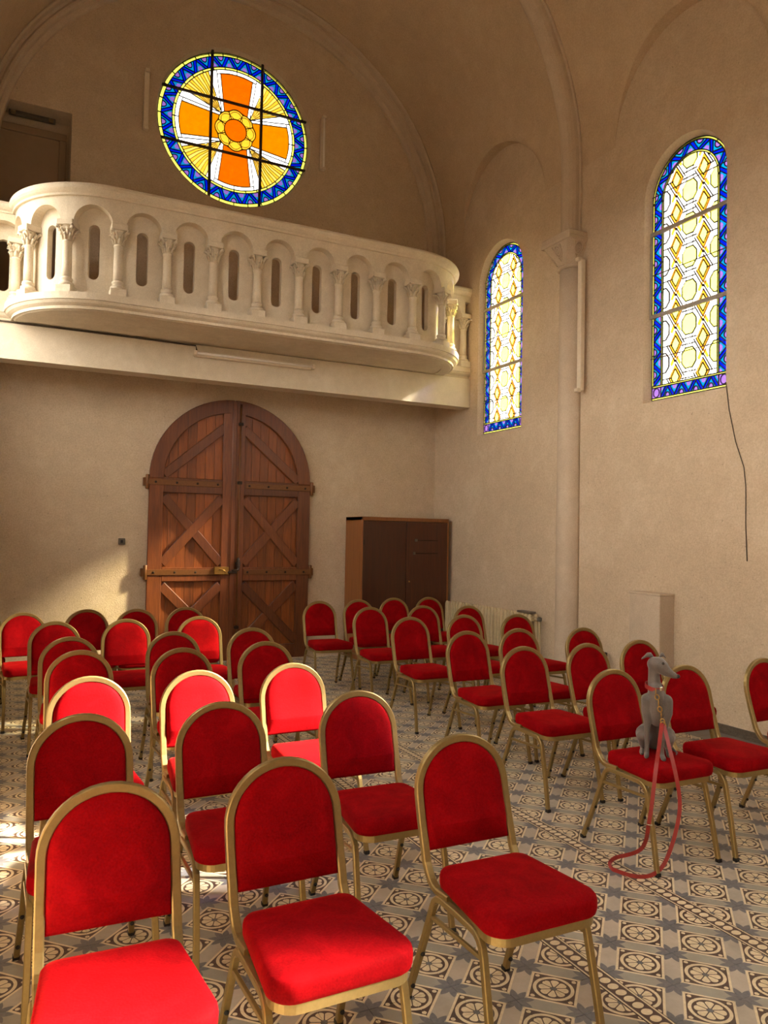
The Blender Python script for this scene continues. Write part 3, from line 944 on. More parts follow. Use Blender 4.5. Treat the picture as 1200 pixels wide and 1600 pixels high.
MB().bbox(-.03, -.1, DZ0, .03, -.05, DSP + DHW - .01, .008).build('meeting_bead', M_DOOR, door)
# espagnolette bolt and lock
rod = MB().tube([(.075, -.1, .12), (.075, -.1, 2.2), (.075, -.1, DSP + DHW - .05)], .012, 8, upv=(0, 1, 0)).build('bolt_rod', M_STRAP, door)
for z in (.45, 1.28, 2.33, 3.1):
    MB().bbox(.045, -.125, z - .02, .105, -.085, z + .02, .006).build('rod_guide', M_IRON, rod)
MB().lathe([(.02, -.05), (.028, -.02), (.03, .02), (.02, .06), (.026, .09), (.012, .12)], 10, (.075, -.115, 1.235)).tube([(.075, -.12, 1.235), (.06, -.16, 1.20), (-.02, -.165, 1.19)], .011, 8).build('bolt_handle', M_IRON, rod)
lock = MB().bbox(-.235, -.125, 1.135, -.045, -.085, 1.235, .006).build('lock_case', M_BRASS, door)
MB().tube([(-.17, -.13, 1.20), (-.15, -.16, 1.205), (-.11, -.165, 1.185), (-.1, -.16, 1.165)], .009, 8).build('latch_lever', M_BRASS, lock)
MB().bbox(-.06, -.13, 1.15, .06, -.095, 1.18, .005).build('latch_bar', M_IRON, lock)

# upper doorway in the recess of the gallery
d2 = empty('door_2', ((REC[0] + REC[1]) / 2, BY + .33, 3.95), 0, kind='structure')
wrec = REC[1] - REC[0]
M_GREYD = simple('taupe_paint', srgb(150, 128, 104), .55, 0, .06, 6)
MB().bbox(-wrec / 2 + .0, -.05, 0, wrec / 2 - .12, -.01, 2.53, .006).build('door_panel', M_GREYD, d2)
MB().bbox(-wrec / 2, -.07, 2.53, wrec / 2 - .04, 0, 2.62, .006).bbox(wrec / 2 - .12, -.07, 0, wrec / 2 - .04, 0, 2.53, .006).build('door_frame', M_GREYD, d2)

# ------------------------------------------------------------------ balcony
BF, AX0, AX1, AY = 8.19, .92, 4.40, 9.05     # axis of the balusters on the bow, arc centres
RB = AY - BF
bal = empty('balcony', (XC, 9.03, 3.47), 0, 'cream stone balcony with bowed arcaded parapet above the wooden door', 'balcony')
BO = Vector((XC, 9.03, 3.47))
def bpt(s, off=0.0):
    # distance s along the bow from the left return; off outwards; gives x, y, tangent angle
    La = RB * pi / 2; Ls = AX1 - AX0
    if s < 0: return (AX0 - RB - off, AY - s, Vector((0, -1, 0)), Vector((-1, 0, 0)))
    if s < La:
        a = s / RB; nrm = Vector((-cos(a), -sin(a), 0))
        return (AX0 + nrm.x * (RB + off), AY + nrm.y * (RB + off), Vector((sin(a), -cos(a), 0)), nrm)
    if s < La + Ls: return (AX0 + s - La, AY - RB - off, Vector((1, 0, 0)), Vector((0, -1, 0)))
    if s < 2 * La + Ls:
        a = (s - La - Ls) / RB; nrm = Vector((sin(a), -cos(a), 0))
        return (AX1 + nrm.x * (RB + off), AY + nrm.y * (RB + off), Vector((cos(a), sin(a), 0)), nrm)
    return (AX1 + RB + off, AY + (s - 2 * La - Ls), Vector((0, 1, 0)), Vector((1, 0, 0)))
LAB = RB * pi / 2; LSB = AX1 - AX0; LTOT = 2 * LAB + LSB
def bow_samples(extra=0.0, step=.06):
    ss = [-extra] if extra else []
    ss += [LAB * i / 18 for i in range(19)] + [LAB + LSB * i / 40 for i in range(1, 41)] + [LAB + LSB + LAB * i / 18 for i in range(1, 19)]
    if extra: ss.append(LTOT + extra)
    return ss
def bow_sweep(prof, name, mat, extra=.12):
    # prof: closed polygon of (off, z)
    R = []
    for s in bow_samples(extra):
        R.append([(*bpt(s, o)[:2], z) for o, z in prof])
    R = [[Vector(p) - BO for p in r] for r in R]
    return MB().rings(R, False, True, False).build(name, mat, bal)
def straight_sweep(prof, name, mat, x0, x1, yax=9.10):
    R = [[Vector((x, yax - o, z)) - BO for o, z in prof] for x in (x0, x1)]
    return MB().rings(R, False, True, False).build(name, mat, bal)
# beam and slab
MB().box(LX - BO.x, 0, 0, WX - BO.x, .25, .40).build('beam', M_CREAM, bal)
MB().box(LX - BO.x, .25, .28, WX - BO.x, BY - 9.03, .46).build('slab', M_CREAM, bal)
fl = [bpt(s, .06)[:2] for s in bow_samples(.02)]
MB().prism([(x - BO.x, y - BO.y) for x, y in fl], 'z', .410, .55).build('bow_slab', M_CREAM, bal)
SLABP = [(-.10, 3.872), (.02, 3.872), (.045, 3.885), (.05, 3.905), (.075, 3.915), (.10, 3.93), (.115, 3.95), (.115, 3.955), (.13, 3.96), (.13, 4.03), (-.10, 4.03)]
RAILP = [(-.15, 5.02), (.075, 5.02), (.08, 5.04), (.10, 5.055), (.115, 5.075), (.12, 5.105), (.11, 5.13), (.08, 5.14), (-.12, 5.14), (-.15, 5.12)]
bow_sweep(SLABP, 'slab_moulding', M_CREAM, .0)
bow_sweep(RAILP, 'handrail', M_CREAM, .10)
XA, XB = AX0 - RB, AX1 + RB
for x0, x1 in ((LX, XA + .02), (XB - .02, WX)):
    straight_sweep([(a * .6 if a > 0 else a, z) for a, z in SLABP], 'slab_moulding', M_CREAM, x0, x1)
    straight_sweep([(a * .8, z) for a, z in RAILP], 'handrail', M_CREAM, x0, x1)
# pierced panel and arcade front, mapped along the bow
PITCH = .485
s_mid = LAB + LSB / 2
cols = [s_mid + PITCH * (k + .5) for k in range(-6, 6)]
BAYS = [(c, c + PITCH) for c in cols[:-1]]
BAYS = [(-.12, cols[0])] + BAYS + [(cols[-1], LTOT + .12)]
def slab_piece(mb, s0, s1, zf0, zf1, o0, o1, mapf):
    # panel strip between s0 and s1 with height functions, from off o0 to o1
    A = [mapf(s0, o, zf(s0)) for o in (o0, o1) for zf in (zf0, zf1)]
    B = [mapf(s1, o, zf(s1)) for o in (o0, o1) for zf in (zf0, zf1)]
    mb.add(A + B, [(0, 4, 5, 1), (2, 3, 7, 6), (0, 2, 6, 4), (1, 5, 7, 3), (0, 1, 3, 2), (4, 6, 7, 5)])
def pierced(mapf, c0, c1, name_p, name_a, full=True):
    m = (c0 + c1) / 2; sw = .058; z0, z1 = 4.215, 4.775
    top = lambda s: 5.025
    bot = lambda s: 4.02
    def hole(s):
        d = abs(s - m)
        if d >= sw: return None
        k = sqrt(sw * sw - d * d); return z0 + sw - k, z1 - sw + k
    xs = uniq([c0, c1, m] + [m - sw * cos(pi * i / 12) for i in range(13)] + [c0 + (c1 - c0) * i / 8 for i in range(9)])
    mb = MB()
    for a, b in zip(xs, xs[1:]):
        if full and hole((a + b) / 2):
            ha, hb = hole(a) or (z0 + sw, z1 - sw), hole(b) or (z0 + sw, z1 - sw)
            lo = {a: ha[0], b: hb[0]}; hi = {a: ha[1], b: hb[1]}
            slab_piece(mb, a, b, bot, lambda s: lo[s], -.125, -.06, mapf); slab_piece(mb, a, b, lambda s: hi[s], top, -.125, -.06, mapf)
        else: slab_piece(mb, a, b, bot, top, -.125, -.06, mapf)
    mb.build(name_p, M_CREAM, bal)
    r = .178; zs = 4.765
    xs = uniq([c0, c1] + [m - r * cos(pi * i / 16) for i in range(17)])
    if xs[0] < c0 - 1e-6 or xs[-1] > c1 + 1e-6: xs = [x for x in xs if c0 <= x <= c1]
    mb = MB()
    def lowz(s):
        d = abs(s - m); return zs + (sqrt(max(0, r * r - d * d)) if d < r else 0)
    for a, b in zip(xs, xs[1:]): slab_piece(mb, a, b, lowz, top, -.06, .05, mapf)
    mb.build(name_a, M_CREAM, bal)
bowmap = lambda s, o, z: Vector((*bpt(s, o)[:2], z)) - BO
for i, (c0, c1) in enumerate(BAYS): pierced(bowmap, c0, c1, 'pierced_panel', 'arch_panel', 0 < i < len(BAYS) - 1)
stmap = lambda s, o, z: Vector((s, 9.10 - o, z)) - BO
for x0, x1 in ((LX, -.34), (-.34, XA + .1), (XB - .1, 5.655), (5.655, WX)): pierced(stmap, x0, x1, 'pierced_panel', 'arch_panel', x1 - x0 > .3)
# baluster columns
def baluster_meshes():
    ba = MB().bbox(-.078, -.078, 0, .078, .078, .085, .004)
    ba.lathe([(.07, .085), (.076, .10), (.07, .118), (.056, .125), (.054, .14), (.062, .15), (.058, .165), (.048, .175)], 14)
    sh = MB().lathe([(.048, .172), (.047, .3), (.044, .52), (.05, .525), (.052, .535), (.045, .545)], 14)
    ca = MB()
    ca.lathe([(.045, .54), (.047, .58), (.053, .62), (.062, .66), (.068, .69)], 12)
    ca.bbox(-.082, -.082, .685, .082, .082, .745, .006)
    for row, (z, rr, n_, off) in enumerate(((.585, .054, 8, 0), (.632, .062, 8, .39))):
        for k in range(n_):
            a = 2 * pi * k / n_ + off
            p0 = (rr * .86 * cos(a), rr * .86 * sin(a), z - .035); p1 = (rr * 1.05 * cos(a), rr * 1.05 * sin(a), z); p2 = (rr * 1.36 * cos(a), rr * 1.36 * sin(a), z + .02); p3 = (rr * 1.42 * cos(a), rr * 1.42 * sin(a), z + .004)
            ca.tube([p0, p1, p2, p3], [.011, .013, .011, .006], 5)
    for sx in (-1, 1):
        for sy in (-1, 1):
            ca.tube([(sx * .045, sy * .045, .63), (sx * .066, sy * .066, .665), (sx * .080, sy * .080, .678), (sx * .084, sy * .084, .662), (sx * .074, sy * .074, .655)], [.012, .014, .014, .012, .008], 6)
    return [(n_, m_.build(n_, M_CREAM)) for n_, m_ in (('base', ba), ('shaft', sh), ('capital', ca))]
bmesh_parts = [(n_, o.data, bpy.data.objects.remove(o)) for n_, o in baluster_meshes()]
def baluster(x, y, ang):
    sh = [p for p in bmesh_parts if p[0] == 'shaft'][0][1]
    o = inst('baluster', sh, bal, Vector((x, y, 4.025)) - BO, (0, 0, ang))
    for n_, me, _ in bmesh_parts:
        if n_ != 'shaft': inst(n_, me, o)
for s in cols:
    x, y, t, nrm = bpt(s, .018)
    baluster(x, y, atan2(t.y, t.x))
for x in (.03, -.34, 2 * 2.66 - .03, 5.655): baluster(x, 9.09, 0)

# ------------------------------------------------------------------ chairs (local: faces -y, rear feet on y = 0)
def rounded_outline(hw_r, hw_f, y0, y1, rr, rf, n_=6):
    # y0 rear, y1 front (forward distances); returns (x, -y) loop
    pts = []
    corners = [(hw_f, y1, rf, 0), (-hw_f, y1, rf, 1), (-hw_r, y0, rr, 2), (hw_r, y0, rr, 3)]
    for x, y, r, q in corners:
        sx = 1 if x > 0 else -1; sy = 1 if q < 2 else -1
        cx, cy = x - sx * r, y - sy * r
        for i in range(n_ + 1):
            a = (q + i / n_) * pi / 2
            pts.append((cx + r * cos(a), cy + r * sin(a)))
    return [(x, -y) for x, y in pts]
def chair_meshes():
    D = {}
    out = rounded_outline(.184, .216, .135, .548, .045, .07, 7)
    cx, cy = 0, -.33
    def ringz(sc, z, dome=0):
        return [(cx + (x - cx) * sc, cy + (y - cy) * sc, z + dome * (1 - ((x - cx) / .25) ** 2)) for x, y in out]
    mb = MB()
    R = [ringz(.97, .450), ringz(.998, .456), ringz(1.012, .470), ringz(1.014, .492), ringz(1.002, .506), ringz(.972, .5145), ringz(.86, .520), ringz(.6, .526), ringz(.3, .529), ringz(.05, .530)]
    mb.rings(R, False, True, True)
    D['seat'] = (mb, M_VELVET)
    mb = MB()
    o1 = rounded_outline(.174, .208, .14, .543, .045, .07, 7); o2 = [(x * .9, -.33 + (y + .33) * .9) for x, y in o1]
    R = [[(x, y, z) for x, y in o] for o, z in ((o2, .424), (o1, .424), (o1, .452), (o2, .452))]
    mb.rings(R, True, False, False)
    mb.box(-.18, -.50, .436, .18, -.14, .449)
    D['seat_frame'] = (mb, M_GOLD)
    # back profile: forward offset as a function of height
    tab = [(.439, .135), (.452, .107), (.494, .080), (.545, .064), (.60, .046), (.667, .026), (.74, .008), (.80, -.003), (.88, -.014), (.93, -.02)]
    def fy(z):
        for (a, p), (b, q) in zip(tab, tab[1:]):
            if z <= b: return p + (q - p) * (z - a) / (b - a)
        return tab[-1][1]
    mb = MB()
    W = .187; rectw, rectd = .0145, .012
    prof = [(-rectd, -rectw + .004), (-rectd + .004, -rectw), (rectd - .004, -rectw), (rectd, -rectw + .004), (rectd, rectw - .004), (rectd - .004, rectw), (-rectd + .004, rectw), (-rectd, rectw - .004)]
    prof2 = [(b, a) for a, b in prof]
    for sx in (-1, 1):
        pts = [(sx * W, -.24, .447), (sx * W, -.19, .444), (sx * W, -.160, .443), (sx * W, -.135, .448), (sx * W, -.112, .461), (sx * W, -.094, .482)] + [(sx * W, -fy(z), z) for z in (.51, .55, .62)]
        mb.sweep(pts, prof, upv=(1, 0, 0), smooth=False)
    zs = .735; ht = .177
    pts = [(-W, -fy(z), z) for z in (.60, .65, .70)] + [(-W * cos(pi * i / 22), -fy(zs + ht * sin(pi * i / 22)), zs + ht * sin(pi * i / 22)) for i in range(23)] + [(W, -fy(z), z) for z in (.70, .65, .60)]
    mb.sweep(pts, prof2, upv=(0, 1, 0), smooth=False)
    D['back_frame'] = (mb, M_GOLD)
    # padded back: rows of a closed shell
    mb = MB(); hw = .173
    def half(z):
        if z < zs: return hw
        k = (z - zs) / (ht - .012); return hw * sqrt(max(0, 1 - k * k))
    zz = [.545, .555, .57, .59, .61, .6285, .6315, .65, .68, .71, .733] + [zs + (ht - .012) * sin(pi / 2 * i / 10) for i in range(11)]
    zz[-1] -= .0006
    def front(x, z):
        e = max(0.0, 1 - (abs(x) / max(half(z), 1e-4)) ** 6)
        lean = .038 - .024 * max(0, (z - .63) / .28) if z > .63 else .038 - .034 * ((.63 - z) / .085)
        edge = min(1, max(0, (z - .5435) / .02)) ** .6 * min(1, max(0, (.9 - z) / .05)) ** .5
        return lean * (e ** .45) * max(edge, .15) + .002
    R = []
    nx = 13
    for z in zz:
        h = half(z); f = fy(z)
        xs = [h * sin(pi / 2 * (2 * i / (nx - 1) - 1)) for i in range(nx)]
        ring = [(x, -(f + front(x, z)), z) for x in xs] + [(x, -(f - .010 - .012 * max(0, 1 - (abs(x) / max(h, 1e-4)) ** 4)), z) for x in reversed(xs)]
        R.append(ring)
    mb.rings(R, False, True, True)
    D['backrest'] = (mb, M_VELVET)
    lt = .0115
    pl = [(-lt, -lt + .003), (-lt + .003, -lt), (lt - .003, -lt), (lt, -lt + .003), (lt, lt - .003), (lt - .003, lt), (-lt + .003, lt), (-lt, lt - .003)]
    for k, sx in (('l', -1), ('r', 1)):
        D['rear' + k] = (MB().sweep([(sx * .216, 0, .006), (sx * .205, -.072, .19), (sx * .201, -.133, .345), (sx * .199, -.147, .385), (sx * .198, -.158, .408), (sx * .197, -.176, .424), (sx * .197, -.202, .430)], pl, upv=(1, 0, 0)), M_GOLD)
        D['rail' + k] = (MB().sweep([(sx * .197, -.196, .4295), (sx * .199, -.30, .431), (sx * .201, -.41, .428)], pl, upv=(1, 0, 0)), M_GOLD)
        D['front' + k] = (MB().sweep([(sx * .201, -.40, .4285), (sx * .202, -.425, .425), (sx * .203, -.447, .413), (sx * .204, -.463, .394), (sx * .205, -.473, .37), (sx * .206, -.480, .34), (sx * .210, -.515, .19), (sx * .216, -.552, .006)], pl, upv=(1, 0, 0)), M_GOLD)
        D['str' + k] = (MB().sweep([(sx * .201, -.133, .350), (sx * .206, -.474, .366)], [(a * .62, b * .62) for a, b in pl], upv=(1, 0, 0)), M_GOLD)
    D['cap'] = (MB().bbox(-.0135, -.0135, 0, .0135, .0135, .02, .003), M_CAP)
    D['bump'] = (MB().lathe([(.009, 0), (.008, .006), (.003, .009)], 8), M_CAP)
    res = {}
    for k, (m_, mt) in D.items():
        o = m_.build(k, mt); res[k] = o.data; bpy.data.objects.remove(o)
    return res
CM = chair_meshes()
def make_chair():
    r = empty('banquet_chair')
    inst('seat', CM['seat'], r); inst('seat_frame', CM['seat_frame'], r)
    inst('backrest', CM['backrest'], r); inst('back_frame', CM['back_frame'], r)
    for k, sx in (('l', -1), ('r', 1)):
        a = inst('leg', CM['rear' + k], r); inst('foot_cap', CM['cap'], a, (sx * .216, -.001, 0))
        inst('stacking_stud', CM['bump'], a, (sx * .2045, -.086, .196), (radians(70), 0, 0)); inst('stacking_stud', CM['bump'], a, (sx * .213, -.034, .06), (radians(70), 0, 0))
        b = inst('leg', CM['front' + k], r); inst('foot_cap', CM['cap'], b, (sx * .216, -.5525, 0))
        inst('side_rail', CM['rail' + k], r); inst('stretcher', CM['str' + k], r)
    return r
ORD = ['first', 'second', 'third', 'fourth', 'fifth', 'sixth', 'last']
LEFT = [  # row, x, y, angle, words
    (0, .31, 2.42, -1.5, 'outer seat away from the aisle'), (0, .865, 2.47, 1, 'middle seat'), (0, 1.583, 2.51, 0, 'seat at the aisle'),
    (1, .31, 3.37, 1.5, 'outer seat away from the aisle'), (1, .89, 3.39, 0, 'middle seat'), (1, 1.555, 3.40, -1, 'seat at the aisle'),
    (2, .42, 4.22, -2, 'outer seat away from the aisle'), (2, .97, 4.21, 0, 'middle seat'), (2, 1.53, 4.26, 2, 'seat at the aisle'),
    (3, .45, 5.16, 0, 'outer seat away from the aisle'), (3, 1.06, 5.06, 2, 'middle seat'), (3, 1.66, 5.18, 0, 'seat at the aisle'),
    (4, .44, 5.83, 2, 'outer seat away from the aisle'), (4, 1.17, 5.91, -2, 'middle seat'), (4, 1.79, 5.97, 1, 'seat at the aisle'),
    (5, .40, 6.84, 3, 'outer seat away from the aisle'), (5, .96, 6.87, 0, 'middle seat'), (5, 1.59, 6.91, -1, 'seat at the aisle'),
    (6, -.195, 8.24, 3, 'leftmost at picture edge'), (6, .18, 7.65, 8, 'second seat from the left'), (6, .73, 7.81, 0, 'third seat from the left'), (6, 1.175, 7.74, 0, 'fourth seat from the left'), (6, 1.655, 7.79, 0, 'seat at the aisle'),
]
RIGHT = [
    (0, 3.195, 3.435, 0, ''), (0, 3.73, 3.40, -1, 'middle seat beside the dog chair'), (0, 4.46, 3.42, 2, 'outer seat near the window wall'),
    (1, 3.26, 4.38, 0, 'seat at the aisle'), (1, 3.81, 4.36, 1, 'middle seat'), (1, 4.33, 4.38, 0, 'outer seat near the window wall'),
    (2, 3.35, 5.25, 0, 'seat at the aisle'), (2, 3.86, 5.26, -1, 'middle seat'), (2, 4.45, 5.15, 1, 'outer seat near the window wall'),
    (3, 3.41, 6.33, 0, 'seat at the aisle'), (3, 4.02, 6.36, 1, 'middle seat'), (3, 4.58, 6.27, 0, 'outer seat near the window wall'),
    (4, 3.47, 7.33, 0, 'seat at the aisle'), (4, 4.11, 7.34, -1, 'middle seat'), (4, 4.61, 7.21, 1, 'outer seat near the window wall'),
    (5, 3.22, 8.14, -2, 'alone beside the wooden door'), (5, 3.74, 8.22, 0, 'second seat from the door'), (5, 4.265, 8.34, 0, 'third seat, before the wardrobe'), (5, 4.745, 8.33, 1, 'outer seat beside the radiator'),
]
proto = make_chair(); used = False
for side, lst in (('left', LEFT), ('right', RIGHT)):
    last = max(c[0] for c in lst)
    for row, x, y, ang, w in lst:
        c = copy_tree(proto) if used else proto
        used = True
        c.location = (x, y, 0); c.rotation_euler = (0, 0, radians(ang))
        rw = 'back' if row == last else ('front' if row == 0 else ORD[row])
        lab = 'red velvet gold-framed chair, %s row of the %s block, %s' % (rw, side, w)
        if not w: lab = 'red velvet gold-framed chair with the small grey dog sitting on it'
        tag(c, lab, 'chair', 'red velvet banquet chairs set in two blocks')

# ------------------------------------------------------------------ wardrobe
x0, x1, y0, y1, zt = 4.309, 5.664, 9.411, 9.955, 1.928
wd = empty('wardrobe', ((x0 + x1) / 2, (y0 + y1) / 2, 0), 0, 'dark veneered two-door wardrobe in the corner beside the radiator', 'wardrobe')
hx, hy = (x1 - x0) / 2, (y1 - y0) / 2
MB().bbox(-hx, -hy, 0, -hx + .02, hy, zt, .002).build('side_panel', M_VENEER_L, wd)
MB().bbox(hx - .02, -hy, 0, hx, hy, zt, .002).build('side_panel', M_VENEER_L, wd)
MB().bbox(-hx, -hy, zt - .05, hx, hy, zt, .003).build('top_panel', M_VENEER_L, wd)
MB().box(-hx + .02, hy - .01, .06, hx - .02, hy, zt - .04).build('back_panel', M_VENEER, wd)
MB().bbox(-hx + .02, -hy + .03, 0, hx - .02, -hy + .05, .08, .003).build('plinth', M_VENEER, wd)
for sx in (-1, 1):
    xa, xb = (-hx + .022, -.004) if sx < 0 else (.004, hx - .022)
    dr = MB().bbox(xa, -hy - .002, .085, xb, -hy + .018, zt - .055, .003).build('door', M_VENEER, wd)
    if sx > 0:
        for z, xs_ in ((1.62, .13), (1.44, .10)):
            MB().bbox(xs_, -hy - .014, z - .018, xs_ + .04, -hy - .002, z + .018, .003).build('bolt_plate', M_GREY, dr)
            MB().bbox(xs_ + .04, -hy - .010, z - .006, .50, -hy - .002, z + .006, .002).build('bolt_bar', M_IRON, dr)
        MB().lathe([(.004, 0), (.011, .004), (.011, .012), (.006, .016)], 10).build('knob', M_BRASS, dr)
        kb = dr.children[-1]; kb.location = (.05, -hy - .002, 1.05); kb.rotation_euler = (radians(90), 0, 0)
    else:
        MB().bbox(xa + .005, -hy - .008, 1.55, xa + .02, -hy - .001, 1.62, .002).build('hinge', M_IRON, dr)

# ------------------------------------------------------------------ radiator
ry0, ry1, rzt = 7.37, 9.33, .79
rad = empty('radiator', (5.63, (ry0 + ry1) / 2, 0), 0, 'cream cast-iron column radiator along the window wall beside the wardrobe', 'radiator')
nsec = 28; sw_ = (ry1 - ry0) / nsec
sm = MB()
for xx in (-.045, .045):
    R = []
    for z, w in ((.13, .016), (.16, .021), (.20, .0215), (rzt - .09, .0215), (rzt - .05, .021), (rzt - .02, .016), (rzt - .005, .008)):
        R.append([(xx + 1.25 * w * cos(2 * pi * k / 8), w * 1.25 * sin(2 * pi * k / 8), z) for k in range(8)])
    sm.rings(R, False, True, True)
sm.bbox(-.06, -.028, rzt - .09, .06, .028, rzt - .03, .012).bbox(-.06, -.028, .15, .06, .028, .21, .012)
so = sm.build('section', M_RAD); sme = so.data; bpy.data.objects.remove(so)
for k in range(nsec): inst('section', sme, rad, (0, -(ry1 - ry0) / 2 + sw_ * (k + .5), 0))
hl = (ry1 - ry0) / 2
for yy in (-hl + .1, 0, hl - .1): MB().bbox(-.05, yy - .02, 0, .05, yy + .02, .16, .005).build('foot', M_RAD, rad)
MB().tube([(0, -hl, rzt - .06), (0, -hl - .07, rzt - .06), (0, -hl - .09, rzt - .09), (0, -hl - .09, .02)], .014, 8, upv=(1, 0, 0)).build('pipe', M_RAD, rad)
MB().lathe([(.02, -.02), (.03, -.01), (.03, .02), (.014, .03)], 10, (0, -hl - .09, rzt - .06)).build('valve', M_GREY, rad)
MB().bbox(-.04, -hl + .04, rzt - .005, .05, -hl + .30, rzt + .02, .004).build('meter', M_GREY, rad)

# boxed casing on the right wall
cs = empty('wall_casing', (WX, 5.57, 0), 0, 'plastered boxed pier standing against the window wall behind the chairs', 'pier')
MB().bbox(-.19, -.20, 0, 0, .195, 1.165, .006).build('pier_body', M_TRIM, cs)
MB().bbox(-.196, -.206, 1.155, 0, .201, 1.176, .005).build('pier_top', M_TRIM, cs)
tag(MB().tube([(WX - .001, 6.33, .40), (WX - .05, 6.33, .40), (WX - .06, 6.33, .42), (WX - .06, 6.33, .495), (WX - .06, 6.22, .495), (WX - .06, 6.22, .28), (WX - .001, 6.22, .28)], .012, 8, upv=(.3, .2, 1)).build('pipe_bracket', M_IRON),
    'short bent iron pipe bracket low on the window wall', 'pipe')

# ------------------------------------------------------------------ light fittings, switch, wires
def batten(name, loc, L, axis, nrm, label, tube=True, two=False):
    # axis: 'z' or 'x' long direction; nrm: unit vector pointing into the room
    o = empty(name, loc, 0, label, 'lamp', 'fluorescent battens')
    if axis == 'z' and nrm == 'y': X, Y_, Z = Vector((1, 0, 0)), Vector((0, -1, 0)), Vector((0, 0, 1))
    elif axis == 'x': X, Y_, Z = Vector((0, 0, 1)), Vector((0, -1, 0)), Vector((1, 0, 0))
    else: X, Y_, Z = Vector((0, -1, 0)), Vector((-1, 0, 0)), Vector((0, 0, 1))
    M = Matrix(((X.x, Y_.x, Z.x, 0), (X.y, Y_.y, Z.y, 0), (X.z, Y_.z, Z.z, 0), (0, 0, 0, 1)))
    MB().bbox(-.032, 0, -L / 2, .032, .06, L / 2, .006, M).build('housing', M_FIX, o)
    for s_ in (-1, 1):
        MB().bbox(-.028, .04, s_ * L / 2 - .02, .028, .10, s_ * L / 2 + .02, .006, M).build('lamp_holder', M_FIX, o)
        MB().bbox(-.008, .049, s_ * (L / 2 - .10) - .008, .008, .054, s_ * (L / 2 - .10) + .008, .002, M).build('screw', M_IRON, o)
    if tube:
        MB().tube([tuple(M @ Vector((0, .082, -L / 2))), tuple(M @ Vector((0, .082, 0))), tuple(M @ Vector((0, .082, L / 2)))], .014, 10, upv=(.2, .3, 1) if axis == 'x' else (1, .2, 0)).build('tube', M_TUBE, o)
    return o
batten('wall_batten', (1.447, BY, 7.095), .74, 'z', 'y', 'upright lamp batten on the wall left of the round window', False)
batten('wall_batten', (3.832, BY, 7.12), .73, 'z', 'y', 'upright fluorescent batten on the wall right of the round window')
batten('wall_batten', (5.70, 6.66, 4.05), 1.46, 'z', 'x', 'long upright lamp batten on the right side of the half column', False)
batten('gallery_lamp', (2.66, 9.03, 3.755), 1.46, 'x', 'y', 'horizontal fluorescent tube on the balcony beam above the door')
rl = empty('recess_lamp', (.16, BY + .28, 6.70), 0, 'short dark lamp fitting under the lintel of the gallery recess', 'lamp', 'fluorescent battens')
MB().bbox(-.26, -.05, -.035, .26, 0, .02, .005).build('housing', M_GREY, rl)
for sx in (-1, 1): MB().bbox(sx * .21 - .03, -.075, -.035, sx * .21 + .03, -.02, .005, .006).build('lamp_holder', M_STEEL, rl)
MB().tube([(-.2, -.06, -.015), (0, -.06, -.015), (.2, -.06, -.015)], .012, 8).build('tube', M_GREY, rl)
sw = empty('light_switch', (1.309, BY, 1.544), 0, 'small dark square light switch on the wall left of the door', 'switch')
MB().bbox(-.04, -.022, -.04, .04, 0, .04, .005).build('plate', M_GREY, sw)
MB().bbox(-.014, -.03, -.018, .014, -.02, .018, .004).build('rocker', M_CAP, sw)
cb = [(-.40, 9.02, 3.858), (.02, 9.02, 3.862), (.1, 9.022, 3.858), (1.0, 9.022, 3.86), (1.95, 9.022, 3.855), (1.96, 9.015, 3.80)]
tag(MB().tube(cb, .009, 6, upv=(0, 1, .1)).build('beam_cable', M_CABLE), 'dark cable running along the top of the balcony beam', 'cable')
wr = [(4.795, 3.097), (4.76, 2.851), (4.691, 2.559), (4.605, 2.328), (4.585, 2.16), (4.584, 1.829), (4.569, 1.515)]
tag(MB().tube([(WX - .006, y, z) for y, z in wr], .004, 5, upv=(1, 0, 0)).build('hanging_wire', M_CABLE), 'thin wire hanging down the wall below the nearest window', 'wire')

# ------------------------------------------------------------------ dog
DB = Vector((3.165, 3.085, .527)); DR = Vector((.695, -.719, 0)); DF = Vector((-.719, -.695, 0))
def dp(r, f, z): return DB + DR * r + DF * f + Vector((0, 0, z))
dog = empty('dog', DB, 0, 'small slim grey dog with a red collar sitting on a chair', 'dog')
def chain(mb, pts, n_=12):
    # sphere-swept chain: (r, f, z, radius)
    for (a, b) in zip(pts, pts[1:]):
        pa, pb = dp(*a[:3]) - DB, dp(*b[:3]) - DB
        st = max(2, int((pb - pa).length / (min(a[3], b[3]) * .35)))
        st = min(st, 24)
        R = []; t = (pb - pa).normalized()
        ref = Vector((0, 0, 1)) if abs(t.z) < .9 else Vector((1, 0, 0))
        s1 = t.cross(ref).normalized(); s2 = s1.cross(t)
        # hemispherical ends
        rings_ = []
        for i in range(5):
            an = -pi / 2 + pi / 2 * (i + .35) / 5
            rings_.append((pa + t * a[3] * sin(an), a[3] * cos(an)))
        rings_ += [(pa, a[3]), (pb, b[3])]
        for i in range(5):
            an = pi / 2 * (i + .65) / 5
            rings_.append((pb + t * b[3] * sin(an), b[3] * cos(an)))
        mb.rings([[c + s1 * (r_ * cos(2 * pi * k / n_)) + s2 * (r_ * sin(2 * pi * k / n_)) for k in range(n_)] for c, r_ in rings_], False, True, True)
d = MB()
chain(d, [(-.005, -.12, .065, .062), (-.005, -.085, .14, .058), (.0, -.05, .20, .052), (.005, -.02, .26, .058), (.006, -.005, .305, .052), (.0, .0, .345, .042), (-.008, -.002, .385, .034), (-.010, -.002, .43, .030), (-.006, .0, .47, .034)])
chain(d, [(.008, .008, .19, .034), (.010, .022, .25, .046), (.008, .02, .30, .044), (-.004, .012, .36, .036)])      # chest
